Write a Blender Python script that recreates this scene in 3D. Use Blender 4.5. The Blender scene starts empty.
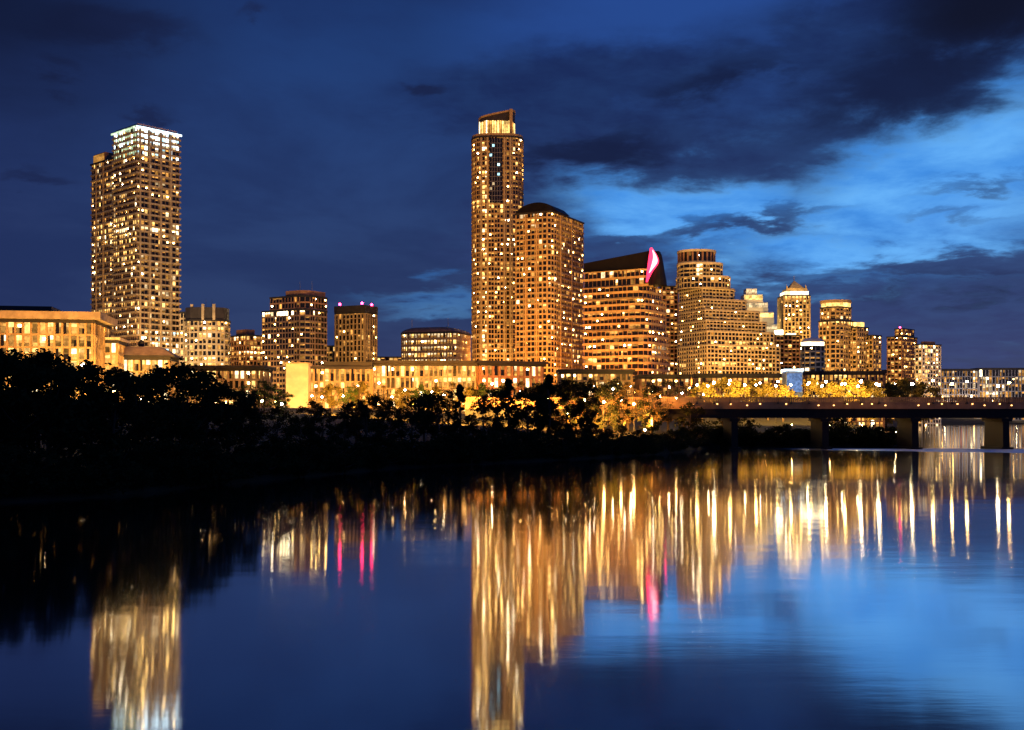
import bpy, math, random
from mathutils import Vector, Matrix
R = math.radians
rnd = random.Random(7)
S = bpy.context.scene
COL = S.collection

# ------------------------------------------------------------------ camera
F = 1098.0            # focal length in pixels of a 1024 px wide frame
HZ = 414.0            # horizon row
CAMH = 9.0            # camera height above the water
cam_d = bpy.data.cameras.new("camera")
cam_d.sensor_width = 36.0
cam_d.lens = 36.0 * F / 1024.0
cam_d.shift_y = (HZ - 365.0) / 1024.0
cam_d.clip_end = 30000
cam_d.clip_start = 0.5
cam = bpy.data.objects.new("camera", cam_d)
COL.objects.link(cam)
cam.location = (0, 0, CAMH)
cam.rotation_euler = (R(90), 0, 0)
S.camera = cam
S.view_settings.view_transform = 'Standard'
S.view_settings.look = 'None'
S.view_settings.exposure = 0
S.view_settings.gamma = 1
try:
    S.cycles.use_denoising = True
    S.cycles.max_bounces = 6
    S.cycles.glossy_bounces = 4
    S.cycles.diffuse_bounces = 3
    S.cycles.transparent_max_bounces = 8
    S.cycles.sample_clamp_indirect = 6
    S.cycles.use_light_tree = True
except Exception:
    pass


def X(px, D):
    return (px - 512.0) / F * D


def Z(py, D):
    return CAMH + (HZ - py) / F * D


def lin(r, g, b):
    f = lambda c: (c / 255 / 12.92) if c / 255 <= .04045 else ((c / 255 + .055) / 1.055) ** 2.4
    return (f(r), f(g), f(b), 1)


# ------------------------------------------------------------------ node helpers
class NT:
    def __init__(s, tree):
        s.t = tree

    def n(s, typ, **kw):
        nd = s.t.nodes.new(typ)
        for k, v in kw.items():
            setattr(nd, k, v)
        return nd

    def put(s, sock, v):
        if hasattr(v, 'is_linked') or isinstance(v, bpy.types.NodeSocket):
            s.t.links.new(v, sock)
        else:
            sock.default_value = v

    def m(s, op, a, b=0.0, c=None, clamp=False):
        nd = s.n('ShaderNodeMath', operation=op)
        nd.use_clamp = clamp
        s.put(nd.inputs[0], a)
        s.put(nd.inputs[1], b)
        if c is not None:
            s.put(nd.inputs[2], c)
        return nd.outputs[0]

    def ss(s, v, lo, hi, a=0.0, b=1.0):
        nd = s.n('ShaderNodeMapRange', interpolation_type='SMOOTHSTEP')
        s.put(nd.inputs['Value'], v)
        nd.inputs['From Min'].default_value = lo
        nd.inputs['From Max'].default_value = hi
        nd.inputs['To Min'].default_value = a
        nd.inputs['To Max'].default_value = b
        return nd.outputs['Result']

    def mix(s, f, a, b):
        nd = s.n('ShaderNodeMix', data_type='RGBA')
        s.put(nd.inputs[0], f)
        s.put(nd.inputs[6], a)
        s.put(nd.inputs[7], b)
        return nd.outputs[2]

    def noise(s, vec, scale, detail=4, rough=.55, dist=0.0):
        nd = s.n('ShaderNodeTexNoise')
        if vec is not None:
            s.put(nd.inputs['Vector'], vec)
        nd.inputs['Scale'].default_value = scale
        nd.inputs['Detail'].default_value = detail
        nd.inputs['Roughness'].default_value = rough
        nd.inputs['Distortion'].default_value = dist
        return nd.outputs['Fac']


MATS = {}


def new_mat(name):
    m = bpy.data.materials.new(name)
    m.use_nodes = True
    t = m.node_tree
    t.nodes.clear()
    k = NT(t)
    out = k.n('ShaderNodeOutputMaterial')
    MATS[name] = m
    return m, k, out


def solid(name, col, rough=.7, var=.25, scale=.4, metal=0.0, spec=.4):
    """A surface with blotchy weathering."""
    m, k, out = new_mat(name)
    p = k.n('ShaderNodeBsdfPrincipled')
    geo = k.n('ShaderNodeNewGeometry')
    f = k.noise(geo.outputs['Position'], scale, 5, .6)
    a = tuple(c * (1 - var) for c in col[:3]) + (1,)
    b = tuple(min(1, c * (1 + var)) for c in col[:3]) + (1,)
    k.put(p.inputs['Base Color'], k.mix(k.ss(f, .3, .7), a, b))
    p.inputs['Roughness'].default_value = rough
    p.inputs['Metallic'].default_value = metal
    p.inputs['Specular IOR Level'].default_value = spec
    k.t.links.new(p.outputs[0], out.inputs[0])
    return m


def glow(name, col, strength, var=.6, cell=2.6):
    """A lit interior or lamp: brightness differs from room to room."""
    m, k, out = new_mat(name)
    e = k.n('ShaderNodeEmission')
    e.inputs['Color'].default_value = tuple(col) + (1,)
    if var:
        geo = k.n('ShaderNodeNewGeometry')
        sn = k.n('ShaderNodeVectorMath', operation='SNAP')
        k.put(sn.inputs[0], geo.outputs['Position'])
        sn.inputs[1].default_value = (cell, cell, cell)
        wn = k.n('ShaderNodeTexWhiteNoise')
        k.put(wn.inputs[0], sn.outputs[0])
        f = k.noise(geo.outputs['Position'], .9, 3, .6)
        v = k.m('MULTIPLY', k.m('ADD', k.m('MULTIPLY', wn.outputs[0], 2 * var), 1 - var), k.ss(f, .25, .7, .5, 1.3))
        k.put(e.inputs['Strength'], k.m('MULTIPLY', v, strength))
    else:
        e.inputs['Strength'].default_value = strength
    k.t.links.new(e.outputs[0], out.inputs[0])
    return m


solid('limestone', (.42, .34, .22), .8)
solid('concrete', (.38, .34, .29), .85)
solid('tan_concrete', (.40, .28, .15), .85)
solid('brick', (.32, .17, .10), .85)
solid('red_granite', (.30, .16, .10), .6)
solid('brown_granite', (.20, .13, .10), .5)
solid('grey_steel', (.30, .30, .31), .4, metal=.6)
solid('dark_roof', (.022, .020, .022), .6)
solid('black_roof_and_shade', (.007, .006, .007), .45, spec=.2)  # black of the roofs, and shade painted on bridge girders and piers
solid('dark_stone', (.035, .03, .03), .5)
solid('white_panel', (.75, .72, .66), .6, .06)
solid('pale_plaster', (.60, .52, .38), .8, .16, .25)
solid('blue_panel', (.25, .38, .62), .5, .1)
solid('asphalt', (.05, .05, .052), .9)
solid('pavement', (.30, .28, .25), .9)
solid('iron', (.03, .03, .032), .5, metal=.4)
solid('bark', (.06, .042, .03), .95)
solid('rust_rail', (.30, .17, .09), .8)
solid('bank_soil', (.05, .045, .03), .95, .4, .15)

m, k, out = new_mat('dark_glass')
p = k.n('ShaderNodeBsdfPrincipled')
p.inputs['Base Color'].default_value = (.012, .012, .014, 1)
p.inputs['Roughness'].default_value = .12
p.inputs['Specular IOR Level'].default_value = .55
k.t.links.new(p.outputs[0], out.inputs[0])

AMB = (1.0, .44, .09)
GOLD = (1.0, .58, .16)
CREAM = (1.0, .74, .38)
glow('lit_dim', (1.0, .45, .09), .42)
glow('lit_amber', AMB, 1.1)
glow('lit_gold', GOLD, 2.2)
glow('lit_cream', CREAM, 3.2)
glow('lit_hot', (1.0, .78, .42), 11.0)
glow('lit_soft', (1.0, .70, .36), .9)
glow('lit_white', (.68, .90, 1.0), 5.0)
glow('lit_cool', (.45, .85, 1.0), 2.2)
glow('lit_green', (.75, 1.0, .62), 1.2)
glow('spark_gold', (1.0, .60, .17), 55, 0)
glow('spark_white', (1.0, .80, .48), 75, 0)
glow('blue_screen', (.24, .40, .80), .62, .12)
glow('red_beacon', (1.0, .02, .10), 45, 0)
glow('red_neon', (1.0, .03, .09), 3.5, 0)
glow('pink_neon', (1.0, .42, .46), 3.2, 0)
glow('white_neon', (1.0, .92, .9), 6.0, 0)
glow('red_lit', (1.0, .10, .03), 1.6, .3)
glow('lamp_gold', (1.0, .56, .16), 260, 0)
glow('lamp_white', (1.0, .74, .36), 300, 0)
glow('lamp_path', (1.0, .62, .25), 90, 0)
glow('rail_gold', (1.0, .5, .14), 9, 0)
glow('lamp_blue', (.55, .72, 1.0), 25, 0)

def leaf_mat(name, a, b):
    m, k, out = new_mat(name)
    d = k.n('ShaderNodeBsdfDiffuse')
    geo = k.n('ShaderNodeNewGeometry')
    f = k.noise(geo.outputs['Position'], .7, 4)
    k.put(d.inputs['Color'], k.mix(k.ss(f, .35, .65), a + (1,), b + (1,)))
    tr = k.n('ShaderNodeBsdfTranslucent')
    tr.inputs['Color'].default_value = tuple(c * 1.1 for c in b) + (1,)
    ms = k.n('ShaderNodeMixShader')
    ms.inputs[0].default_value = .3
    k.t.links.new(d.outputs[0], ms.inputs[1])
    k.t.links.new(tr.outputs[0], ms.inputs[2])
    k.t.links.new(ms.outputs[0], out.inputs[0])


leaf_mat('leaf_dark', (.018, .022, .010), (.035, .038, .016))  # near-black leaf copy for trees that stand as unlit silhouettes
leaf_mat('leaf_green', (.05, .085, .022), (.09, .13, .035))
leaf_mat('leaf_gold', (.12, .10, .03), (.20, .16, .05))  # gold of the lamplight is put into the leaf colour
leaf_mat('leaf_rust', (.10, .07, .025), (.17, .11, .04))  # leaf colour carries the amber of the lamps


# ------------------------------------------------------------------ mesh helpers
class MB:
    """Collects faces in world coordinates, builds them as ONE mesh object."""

    def __init__(s):
        s.v, s.f, s.mi, s.mats = [], [], [], []

    def mat(s, name):
        if name not in s.mats:
            s.mats.append(name)
        return s.mats.index(name)

    def face(s, pts, mat):
        b = len(s.v)
        s.v.extend(tuple(p) for p in pts)
        s.f.append(tuple(range(b, b + len(pts))))
        s.mi.append(s.mat(mat))

    def hexa(s, lo, hi, mat):
        """lo, hi: four points each, counter-clockwise seen from above."""
        b = len(s.v)
        s.v.extend(tuple(p) for p in lo)
        s.v.extend(tuple(p) for p in hi)
        i = s.mat(mat)
        for q in ((3, 2, 1, 0), (4, 5, 6, 7), (0, 1, 5, 4), (1, 2, 6, 5), (2, 3, 7, 6), (3, 0, 4, 7)):
            s.f.append(tuple(b + j for j in q))
            s.mi.append(i)

    def box(s, c, d, mat, yaw=0.0):
        cx, cy, cz = c
        hx, hy, hz = d[0] / 2, d[1] / 2, d[2] / 2
        ca, sa = math.cos(yaw), math.sin(yaw)
        q = [(-hx, -hy), (hx, -hy), (hx, hy), (-hx, hy)]
        w = [(cx + x * ca - y * sa, cy + x * sa + y * ca) for x, y in q]
        s.hexa([(x, y, cz - hz) for x, y in w], [(x, y, cz + hz) for x, y in w], mat)

    def prism(s, plan, z0, z1, mat, top=None):
        n = len(plan)
        b = len(s.v)
        zt = z1 if callable(z1) else (lambda p: z1)
        s.v.extend((p[0], p[1], z0) for p in plan)
        s.v.extend((p[0], p[1], zt(p)) for p in plan)
        i = s.mat(mat)
        for a in range(n):
            c = (a + 1) % n
            s.f.append((b + a, b + c, b + n + c, b + n + a))
            s.mi.append(i)
        s.f.append(tuple(b + n + a for a in range(n)))
        s.mi.append(s.mat(top or mat))
        s.f.append(tuple(b + a for a in reversed(range(n))))
        s.mi.append(i)

    def cone(s, plan, z0, apex, mat):
        n = len(plan)
        b = len(s.v)
        s.v.extend((p[0], p[1], z0) for p in plan)
        s.v.append(apex)
        for a in range(n):
            s.f.append((b + a, b + (a + 1) % n, b + n))
            s.mi.append(s.mat(mat))
        s.f.append(tuple(b + a for a in reversed(range(n))))
        s.mi.append(s.mat(mat))

    def tube(s, pts, rads, mat, seg=8):
        b0 = len(s.v)
        i = s.mat(mat)
        pts = [Vector(p) for p in pts]
        for j, p in enumerate(pts):
            d = (pts[min(j + 1, len(pts) - 1)] - pts[max(j - 1, 0)]).normalized()
            u = d.orthogonal().normalized() if abs(d.z) < .95 else Vector((1, 0, 0))
            u = (u - d * u.dot(d)).normalized()
            w = d.cross(u)
            for a in range(seg):
                t = 2 * math.pi * a / seg
                s.v.append(tuple(p + (u * math.cos(t) + w * math.sin(t)) * rads[j]))
        for j in range(len(pts) - 1):
            for a in range(seg):
                c = (a + 1) % seg
                s.f.append((b0 + j * seg + a, b0 + j * seg + c, b0 + (j + 1) * seg + c, b0 + (j + 1) * seg + a))
                s.mi.append(i)
        s.f.append(tuple(b0 + a for a in reversed(range(seg))))
        s.mi.append(i)
        s.f.append(tuple(b0 + (len(pts) - 1) * seg + a for a in range(seg)))
        s.mi.append(i)

    def ball(s, c, r, mat, nu=10, nv=6, sz=1.0):
        b0 = len(s.v)
        i = s.mat(mat)
        for a in range(1, nv):
            ph = math.pi * a / nv
            for q in range(nu):
                t = 2 * math.pi * q / nu
                s.v.append((c[0] + r * math.sin(ph) * math.cos(t), c[1] + r * math.sin(ph) * math.sin(t), c[2] + r * sz * math.cos(ph)))
        s.v.append((c[0], c[1], c[2] + r * sz))
        s.v.append((c[0], c[1], c[2] - r * sz))
        T, Bm = len(s.v) - 2, len(s.v) - 1
        for q in range(nu):
            c2 = (q + 1) % nu
            s.f.append((T, b0 + q, b0 + c2))
            s.mi.append(i)
            for a in range(nv - 2):
                s.f.append((b0 + a * nu + q, b0 + (a + 1) * nu + q, b0 + (a + 1) * nu + c2, b0 + a * nu + c2))
                s.mi.append(i)
            s.f.append((b0 + (nv - 2) * nu + q, Bm, b0 + (nv - 2) * nu + c2))
            s.mi.append(i)

    def build(s, name, parent=None, smooth=False, **props):
        me = bpy.data.meshes.new(name)
        o0 = Vector((0, 0, 0))
        q = parent
        while q is not None:
            o0 = o0 + q.location
            q = q.parent
        me.from_pydata([(x - o0.x, y - o0.y, z - o0.z) for x, y, z in s.v], [], s.f)
        for n in s.mats:
            me.materials.append(MATS[n])
        if s.f:
            me.polygons.foreach_set('material_index', s.mi)
            if smooth:
                me.polygons.foreach_set('use_smooth', [True] * len(s.f))
        me.update()
        o = bpy.data.objects.new(name, me)
        COL.objects.link(o)
        if parent is not None:
            o.parent = parent
        for a, v in props.items():
            o[a] = v
        return o


def thing(name, label, cat, loc, group=None):
    o = bpy.data.objects.new(name, None)
    o.empty_display_size = 1
    COL.objects.link(o)
    o.location = loc
    o['label'] = label
    o['category'] = cat
    if group:
        o['group'] = group
    return o


def tag(o, label=None, cat=None, group=None, kind=None):
    if label: o['label'] = label
    if cat: o['category'] = cat
    if group: o['group'] = group
    if kind: o['kind'] = kind
    return o


# ------------------------------------------------------------------ the ground
SHORE = [(-4200, 60), (-900, 80), (-300, 90), (-160, 92), (-72, 98), (-52, 111), (-45, 119), (-38.5, 135), (-33, 150), (-18.5, 183), (2, 206), (18, 225), (30, 241),
         (44, 268), (52, 290), (60, 300), (80, 301), (106, 303), (118, 330), (135, 390), (180, 560), (285, 800), (340, 900), (460, 985), (620, 990), (2000, 980), (6500, 900)]
ROWS = [(-14, -1.6), (0, .03), (3, 1.0), (12, 2.6), (35, 4.2), (80, 6.5), (150, 9.0), (260, 11), (6500, 12)]


def shore_d(x):
    for (x0, d0), (x1, d1) in zip(SHORE, SHORE[1:]):
        if x0 <= x <= x1:
            return d0 + (d1 - d0) * (x - x0) / (x1 - x0)
    return SHORE[0][1] if x < SHORE[0][0] else SHORE[-1][1]


def gz(x, y):
    o = y - shore_d(x)
    for (o0, z0), (o1, z1) in zip(ROWS, ROWS[1:]):
        if o0 <= o <= o1:
            return z0 + (z1 - z0) * (o - o0) / (o1 - o0)
    return ROWS[0][1] if o < 0 else ROWS[-1][1]


xs = []
for (x0, d0), (x1, d1) in zip(SHORE, SHORE[1:]):
    n = max(1, min(12, int((x1 - x0) / 6)))
    xs += [x0 + (x1 - x0) * i / n for i in range(n)]
xs.append(SHORE[-1][0])
me = bpy.data.meshes.new('ground')
vv, ff = [], []
for i, x in enumerate(xs):
    d = shore_d(x)
    for j, (o, z) in enumerate(ROWS):
        jx = rnd.uniform(-1.2, 1.2) if j in (1, 2, 3) else 0
        vv.append((x, d + o + jx, z + (rnd.uniform(-.3, .3) if j in (3, 4, 5) else 0)))
nr = len(ROWS)
for i in range(len(xs) - 1):
    for j in range(nr - 1):
        ff.append((i * nr + j, (i + 1) * nr + j, (i + 1) * nr + j + 1, i * nr + j + 1))
me.from_pydata(vv, [], ff)
m, k, out = new_mat('earth')
p = k.n('ShaderNodeBsdfPrincipled')
geo = k.n('ShaderNodeNewGeometry')
f = k.noise(geo.outputs['Position'], .12, 6, .65)
c = k.mix(k.ss(f, .35, .62), (.020, .017, .011, 1), (.026, .030, .013, 1))
k.put(p.inputs['Base Color'], c)
p.inputs['Roughness'].default_value = .95
k.t.links.new(p.outputs[0], out.inputs[0])
me.materials.append(m)
g = bpy.data.objects.new('ground', me)
COL.objects.link(g)
tag(g, 'dark grassy river bank rising towards the lit city', kind='structure')

# ------------------------------------------------------------------ the water
m, k, out = new_mat('river_water')
geo = k.n('ShaderNodeNewGeometry')
sep = k.n('ShaderNodeSeparateXYZ')
k.put(sep.inputs[0], geo.outputs['Position'])
px_, py_ = sep.outputs[0], sep.outputs[1]
# a wind-ruffled strip of water that runs out from the bridge pier across the river
wob = k.m('MULTIPLY', k.m('SUBTRACT', k.noise(geo.outputs['Position'], .03, 3), .5), 10)
line = k.m('SUBTRACT', k.m('ADD', py_, wob), k.m('ADD', k.m('MULTIPLY', px_, -.30), 304))
strip = k.m('MULTIPLY', k.ss(k.m('SUBTRACT', k.m('ABSOLUTE', line), k.m('MULTIPLY', k.m('SUBTRACT', px_, 60), .14)), 3.0, 8, 1, 0), k.ss(px_, 62, 100))
comb = k.n('ShaderNodeCombineXYZ')
k.put(comb.inputs[0], k.m('MULTIPLY', px_, .35))
k.put(comb.inputs[1], py_)
w1 = k.noise(comb.outputs[0], .35, 4, .55)
w2 = k.noise(comb.outputs[0], .06, 3, .5)
w3 = k.ss(k.noise(comb.outputs[0], .02, 4, .6), .42, .66)
hgt = k.m('ADD', k.m('MULTIPLY', w1, k.m('ADD', .02, k.m('MULTIPLY', w3, .03))), k.m('MULTIPLY', w2, .14))
bp = k.n('ShaderNodeBump')
bp.inputs['Strength'].default_value = .25
bp.inputs['Distance'].default_value = 1.0
k.put(bp.inputs['Height'], hgt)
gl = k.n('ShaderNodeBsdfAnisotropic')
gl.inputs['Color'].default_value = (.86, .88, .92, 1)
k.put(gl.inputs['Roughness'], k.m('ADD', k.m('ADD', .056, k.m('MULTIPLY', w3, .022)), k.m('MULTIPLY', strip, .42)))
gl.inputs['Anisotropy'].default_value = .35
tg = k.n('ShaderNodeCombineXYZ')
tg.inputs[0].default_value = 1
k.put(gl.inputs['Tangent'], tg.outputs[0])
k.put(gl.inputs['Normal'], bp.outputs[0])
df = k.n('ShaderNodeBsdfDiffuse')
df.inputs['Color'].default_value = (.006, .010, .016, 1)
ms = k.n('ShaderNodeMixShader')
fr = k.n('ShaderNodeFresnel')
fr.inputs['IOR'].default_value = 1.33
k.put(ms.inputs[0], k.ss(fr.outputs[0], .02, .42, .34, .98))
k.t.links.new(df.outputs[0], ms.inputs[1])
k.t.links.new(gl.outputs[0], ms.inputs[2])
k.t.links.new(ms.outputs[0], out.inputs[0])
w = MB()
w.face([(-6500, -300, 0), (6500, -300, 0), (6500, 7000, 0), (-6500, 7000, 0)], 'river_water')
tag(w.build('water'), 'still dark blue river mirroring the city lights', kind='structure')

# ------------------------------------------------------------------ buildings
CAMP = Vector((0, 0, CAMH))


def corner(xl, xc, xr, D, th):
    """Four-cornered plan with its near corner in column xc at distance D, ends in columns xl and xr."""
    c, s_ = math.cos(R(th)), math.sin(R(th))
    Cx = X(xc, D)
    C = (Cx, D)
    out = [C]
    k2 = (xr - 512) / F
    t2 = (k2 * D - Cx) / (s_ - k2 * c) if True else 0
    Rp = (Cx + t2 * s_, D + t2 * c)
    k1 = (xl - 512) / F
    t1 = (Cx - k1 * D) / (c + k1 * s_)
    L = (Cx - t1 * c, D + t1 * s_)
    Bk = (Rp[0] + L[0] - C[0], Rp[1] + L[1] - C[1])
    return [C, Rp, Bk, L]


def front(xl, xr, D, depth, turn=0.0):
    """A plan with one long face towards the river."""
    a, b = X(xl, D), X(xr, D)
    cx, hw = (a + b) / 2, (b - a) / 2
    q = [(-hw, 0), (hw, 0), (hw, depth), (-hw, depth)]
    ca, sa = math.cos(R(turn)), math.sin(R(turn))
    return [(cx + x * ca - y * sa, D + x * sa + y * ca) for x, y in q]


def ell(xl, xr, D, ratio=1.0, n=20, pw=2.0, yaw=0.0):
    """Oval plan, near point at distance D; pw > 2 squares it off."""
    Dm = D / (1 - (xr - xl) / F * ratio / 2)
    a = (X(xr, Dm) - X(xl, Dm)) / 2
    cx = (X(xr, Dm) + X(xl, Dm)) / 2
    b = a * ratio
    out = []
    for i in range(n):
        t = 2 * math.pi * (i + .5) / n + R(yaw)
        cs, sn = math.cos(t), math.sin(t)
        r = (abs(cs) ** pw + abs(sn) ** pw) ** (-1 / pw)
        out.append((cx + a * r * cs, D + b + b * r * sn))
    return out


def rounded(plan, which, r, n=6):
    out = []
    N = len(plan)
    for i, p in enumerate(plan):
        if i not in which:
            out.append(p)
            continue
        P = Vector(p)
        A, B = Vector(plan[i - 1]), Vector(plan[(i + 1) % N])
        rr = min(r, (A - P).length * .48, (B - P).length * .48)
        a, b = P + (A - P).normalized() * rr, P + (B - P).normalized() * rr
        for q in range(n + 1):
            t = q / n
            v = a * (1 - t) ** 2 + P * 2 * t * (1 - t) + b * t * t
            out.append((v.x, v.y))
    return out


def offset(plan, d):
    n = len(plan)
    nr = []
    for i in range(n):
        a, b = Vector(plan[i]), Vector(plan[(i + 1) % n])
        e = (b - a).normalized()
        nr.append(Vector((e.y, -e.x)))
    out = []
    for i in range(n):
        n1, n2 = nr[i - 1], nr[i]
        v = (n1 + n2) / max(.25, 1 + n1.dot(n2)) * d
        out.append((plan[i][0] + v.x, plan[i][1] + v.y))
    return out


DIMMER = {'lit_hot': 'lit_cream', 'lit_cream': 'lit_amber', 'lit_gold': 'lit_amber', 'lit_amber': 'lit_dim', 'lit_white': 'lit_soft', 'lit_cool': 'lit_soft', 'lit_green': 'lit_dim', 'lit_soft': 'lit_dim', 'lit_dim': 'dark_glass', 'red_lit': 'lit_dim'}


class Building:
    def __init__(s, name, label, cat, plan, group=None):
        cx = sum(p[0] for p in plan) / len(plan)
        cy = sum(p[1] for p in plan) / len(plan)
        s.z = min(gz(p[0], p[1]) for p in plan) - .5
        s.root = thing(name, label, cat, (cx, cy, s.z), group)
        s.wall, s.glass, s.roof = MB(), MB(), MB()
        s.wins = []
        s.seed = rnd.random() * 100

    def volume(s, plan, z0, z1, fl=3.4, bay=3.4, sp=1.0, so=.3, pw=.6, po=.2, mat='concrete', lit=.3, pal=None, floors=None, band=None, roof='dark_roof', para=.9, fmat=None, drop=.35, spark=.07):
        """One storeyed block: dark core, spandrel ring per storey, piers, and panes in every bay."""
        z0 = s.z if z0 is None else z0
        pal = pal or [('lit_dim', 4), ('lit_amber', 4), ('lit_gold', 2), ('lit_cream', 1)]
        tot = sum(w for _, w in pal)
        nf = max(1, round((z1 - z0) / fl))
        fh = (z1 - z0) / nf
        n = len(plan)
        core = offset(plan, -drop)
        outp = offset(plan, so)
        s.glass.prism(core, z0, z1 - .05, 'dark_glass')
        s.roof.prism(offset(plan, so + .15), z1, z1 + para, roof)
        inn = offset(plan, -.25)
        cl = [rnd.random() for _ in range(nf + 3)]
        strip = [rnd.random() ** 1.3 * .95 for _ in range(nf + 3)]
        for i in range(n):
            a, b = Vector(plan[i]), Vector(plan[(i + 1) % n])
            L = (b - a).length
            if L < .2:
                continue
            e = (b - a) / L
            nr = Vector((e.y, -e.x))
            mid = (a + b) / 2
            facing = nr.dot(Vector((-mid.x, -mid.y)).normalized())
            j = (i + 1) % n
            for q in range(nf):
                zb = z0 + q * fh
                s.wall.hexa([(*inn[i], zb), (*outp[i], zb), (*outp[j], zb), (*inn[j], zb)], [(*inn[i], zb + sp), (*outp[i], zb + sp), (*outp[j], zb + sp), (*inn[j], zb + sp)], fmat or mat)
            nb = max(1, round(L / bay))
            bw = L / nb
            if pw > 0:
                hw = min(pw, bw * .5) / 2
                cuts = [hw] + [bw * q for q in range(1, nb)] + [L - hw]
                if L < bay * 1.5:
                    cuts = [hw]
                for cpos in cuts:
                    c = a + e * cpos
                    w0 = c - e * hw - nr * .2
                    w1 = c + e * hw - nr * .2
                    o0 = c - e * hw + nr * po
                    o1 = c + e * hw + nr * po
                    s.wall.hexa([(w0.x, w0.y, z0), (o0.x, o0.y, z0), (o1.x, o1.y, z0), (w1.x, w1.y, z0)], [(w0.x, w0.y, z1 - .06), (o0.x, o0.y, z1 - .06), (o1.x, o1.y, z1 - .06), (w1.x, w1.y, z1 - .06)], mat)
            if facing < -.08:
                continue
            for q in range(nf):
                zb = z0 + q * fh + sp
                zt = z0 + (q + 1) * fh
                for c in range(nb):
                    p0 = a + e * (bw * c + pw / 2) - nr * .12
                    p1 = a + e * (bw * (c + 1) - pw / 2) - nr * .12
                    mt = None
                    if band:
                        mt = band(q, nf, (zb + zt) / 2, mid, c, nb)
                    if mt is None:
                        cluster = .35 + 1.3 * cl[q] * (.5 + math.sin(s.seed + q * .7 + (mid.x + c * bw) * .13) * .5)
                        if rnd.random() < lit * cluster:
                            r_ = rnd.random() * tot
                            for nm, w in pal:
                                r_ -= w
                                if r_ <= 0:
                                    mt = nm
                                    break
                            mt = mt or pal[0][0]
                        else:
                            mt = 'dark_glass'
                    area = max(.05, facing) * (p1 - p0).length * (zt - zb)
                    s.wins.append((area, zb, s.pane(p0, p1, zb, zt, nr, mt, strip[q], spark), mt))

    def pane(s, p0, p1, zb, zt, nr, mt, strip, spark):
        """One glazed bay: lit ceiling zone above, dimmer room below, sometimes a drawn curtain or a bare lamp."""
        q = lambda a, b, c, d, m, o=0.0: ([(a.x + nr.x * o, a.y + nr.y * o, c), (b.x + nr.x * o, b.y + nr.y * o, c), (b.x + nr.x * o, b.y + nr.y * o, d), (a.x + nr.x * o, a.y + nr.y * o, d)], m)
        e = p1 - p0
        H = zt - zb
        fs = []
        if mt == 'dark_glass':
            if rnd.random() < strip:
                zm = zt - H * rnd.uniform(.18, .34)
                fs = [q(p0, p1, zb, zm, mt), q(p0, p1, zm, zt, 'lit_dim' if rnd.random() < .6 else 'lit_amber')]
            else:
                fs = [q(p0, p1, zb, zt, mt)]
        elif rnd.random() < .28:
            fs = [q(p0, p1, zb, zt, mt)]
        else:
            zm = zt - H * rnd.uniform(.32, .55)
            low = DIMMER.get(mt, 'lit_dim')
            if rnd.random() < .45:
                c = p0 + e * rnd.uniform(.35, .65)
                if rnd.random() < .5:
                    fs = [q(p0, c, zb, zm, low), q(c, p1, zb, zm, 'dark_glass'), q(p0, p1, zm, zt, mt)]
                else:
                    fs = [q(p0, c, zb, zt, 'dark_glass'), q(c, p1, zb, zm, low), q(c, p1, zm, zt, mt)]
            else:
                fs = [q(p0, p1, zb, zm, low), q(p0, p1, zm, zt, mt)]
        if rnd.random() < spark:
            L = e.length
            w_ = min(.42, L * .3) / L
            t = rnd.uniform(.25, .75)
            fs.append(q(p0 + e * (t - w_), p0 + e * (t + w_), zt - H * .3 - .35, zt - H * .3 + .35, 'spark_gold' if rnd.random() < .75 else 'spark_white', .03))
        return fs

    def done(s, single=100):
        if s.wall.f: s.wall.build('wall', s.root)
        if s.glass.f: s.glass.build('core', s.root)
        if s.roof.f: s.roof.build('roof', s.root)
        ws = [(w[0] * (2 if w[3] != 'dark_glass' else 1) * rnd.uniform(.8, 1.2) * (1 if w[1] > 22 else .3), w) for w in s.wins]
        ws.sort(key=lambda t: -t[0])
        for _, w in ws[:single]:
            b = MB()
            for f_, m_ in w[2]:
                b.face(f_, m_)
            b.build('window', s.root)
        if len(ws) > single:
            b = MB()
            for _, w in ws[single:]:
                for f_, m_ in w[2]:
                    b.face(f_, m_)
            b.build('window_glazing', s.root, kind='stuff')
        return s.root


def roofbox(B, plan, z0, h, mat='dark_roof', name='roof_plant'):
    b = MB()
    b.prism(plan, z0, z0 + h, mat)
    return b.build(name, B.root)


def ribs(B, plan, cols, z0, z1, w, mat, out=.75, name='facade_rib'):
    """Vertical ribs on the front of a plan, each where the sight line of a column meets the wall."""
    for px in cols:
        kx = (px - 512) / F
        best = None
        for i in range(len(plan)):
            a, c = Vector(plan[i]), Vector(plan[(i + 1) % len(plan)])
            d = c - a
            den = d.x - kx * d.y
            if abs(den) < 1e-6:
                continue
            t = (kx * a.y - a.x) / den
            if 0 <= t <= 1:
                p = a + d * t
                if best is None or p.y < best[0].y:
                    best = (p, d.normalized())
        if best:
            p, e = best
            n_ = Vector((e.y, -e.x))
            p = p + n_ * (out / 2 - .2)
            b = MB()
            b.box((p.x, p.y, (z0 + z1) / 2), (w, out + .4, z1 - z0), mat, math.atan2(e.y, e.x))
            b.build(name, B.root)


def shrink(plan, f):
    cx = sum(p[0] for p in plan) / len(plan)
    cy = sum(p[1] for p in plan) / len(plan)
    return [(cx + (p[0] - cx) * f, cy + (p[1] - cy) * f) for p in plan]


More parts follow.
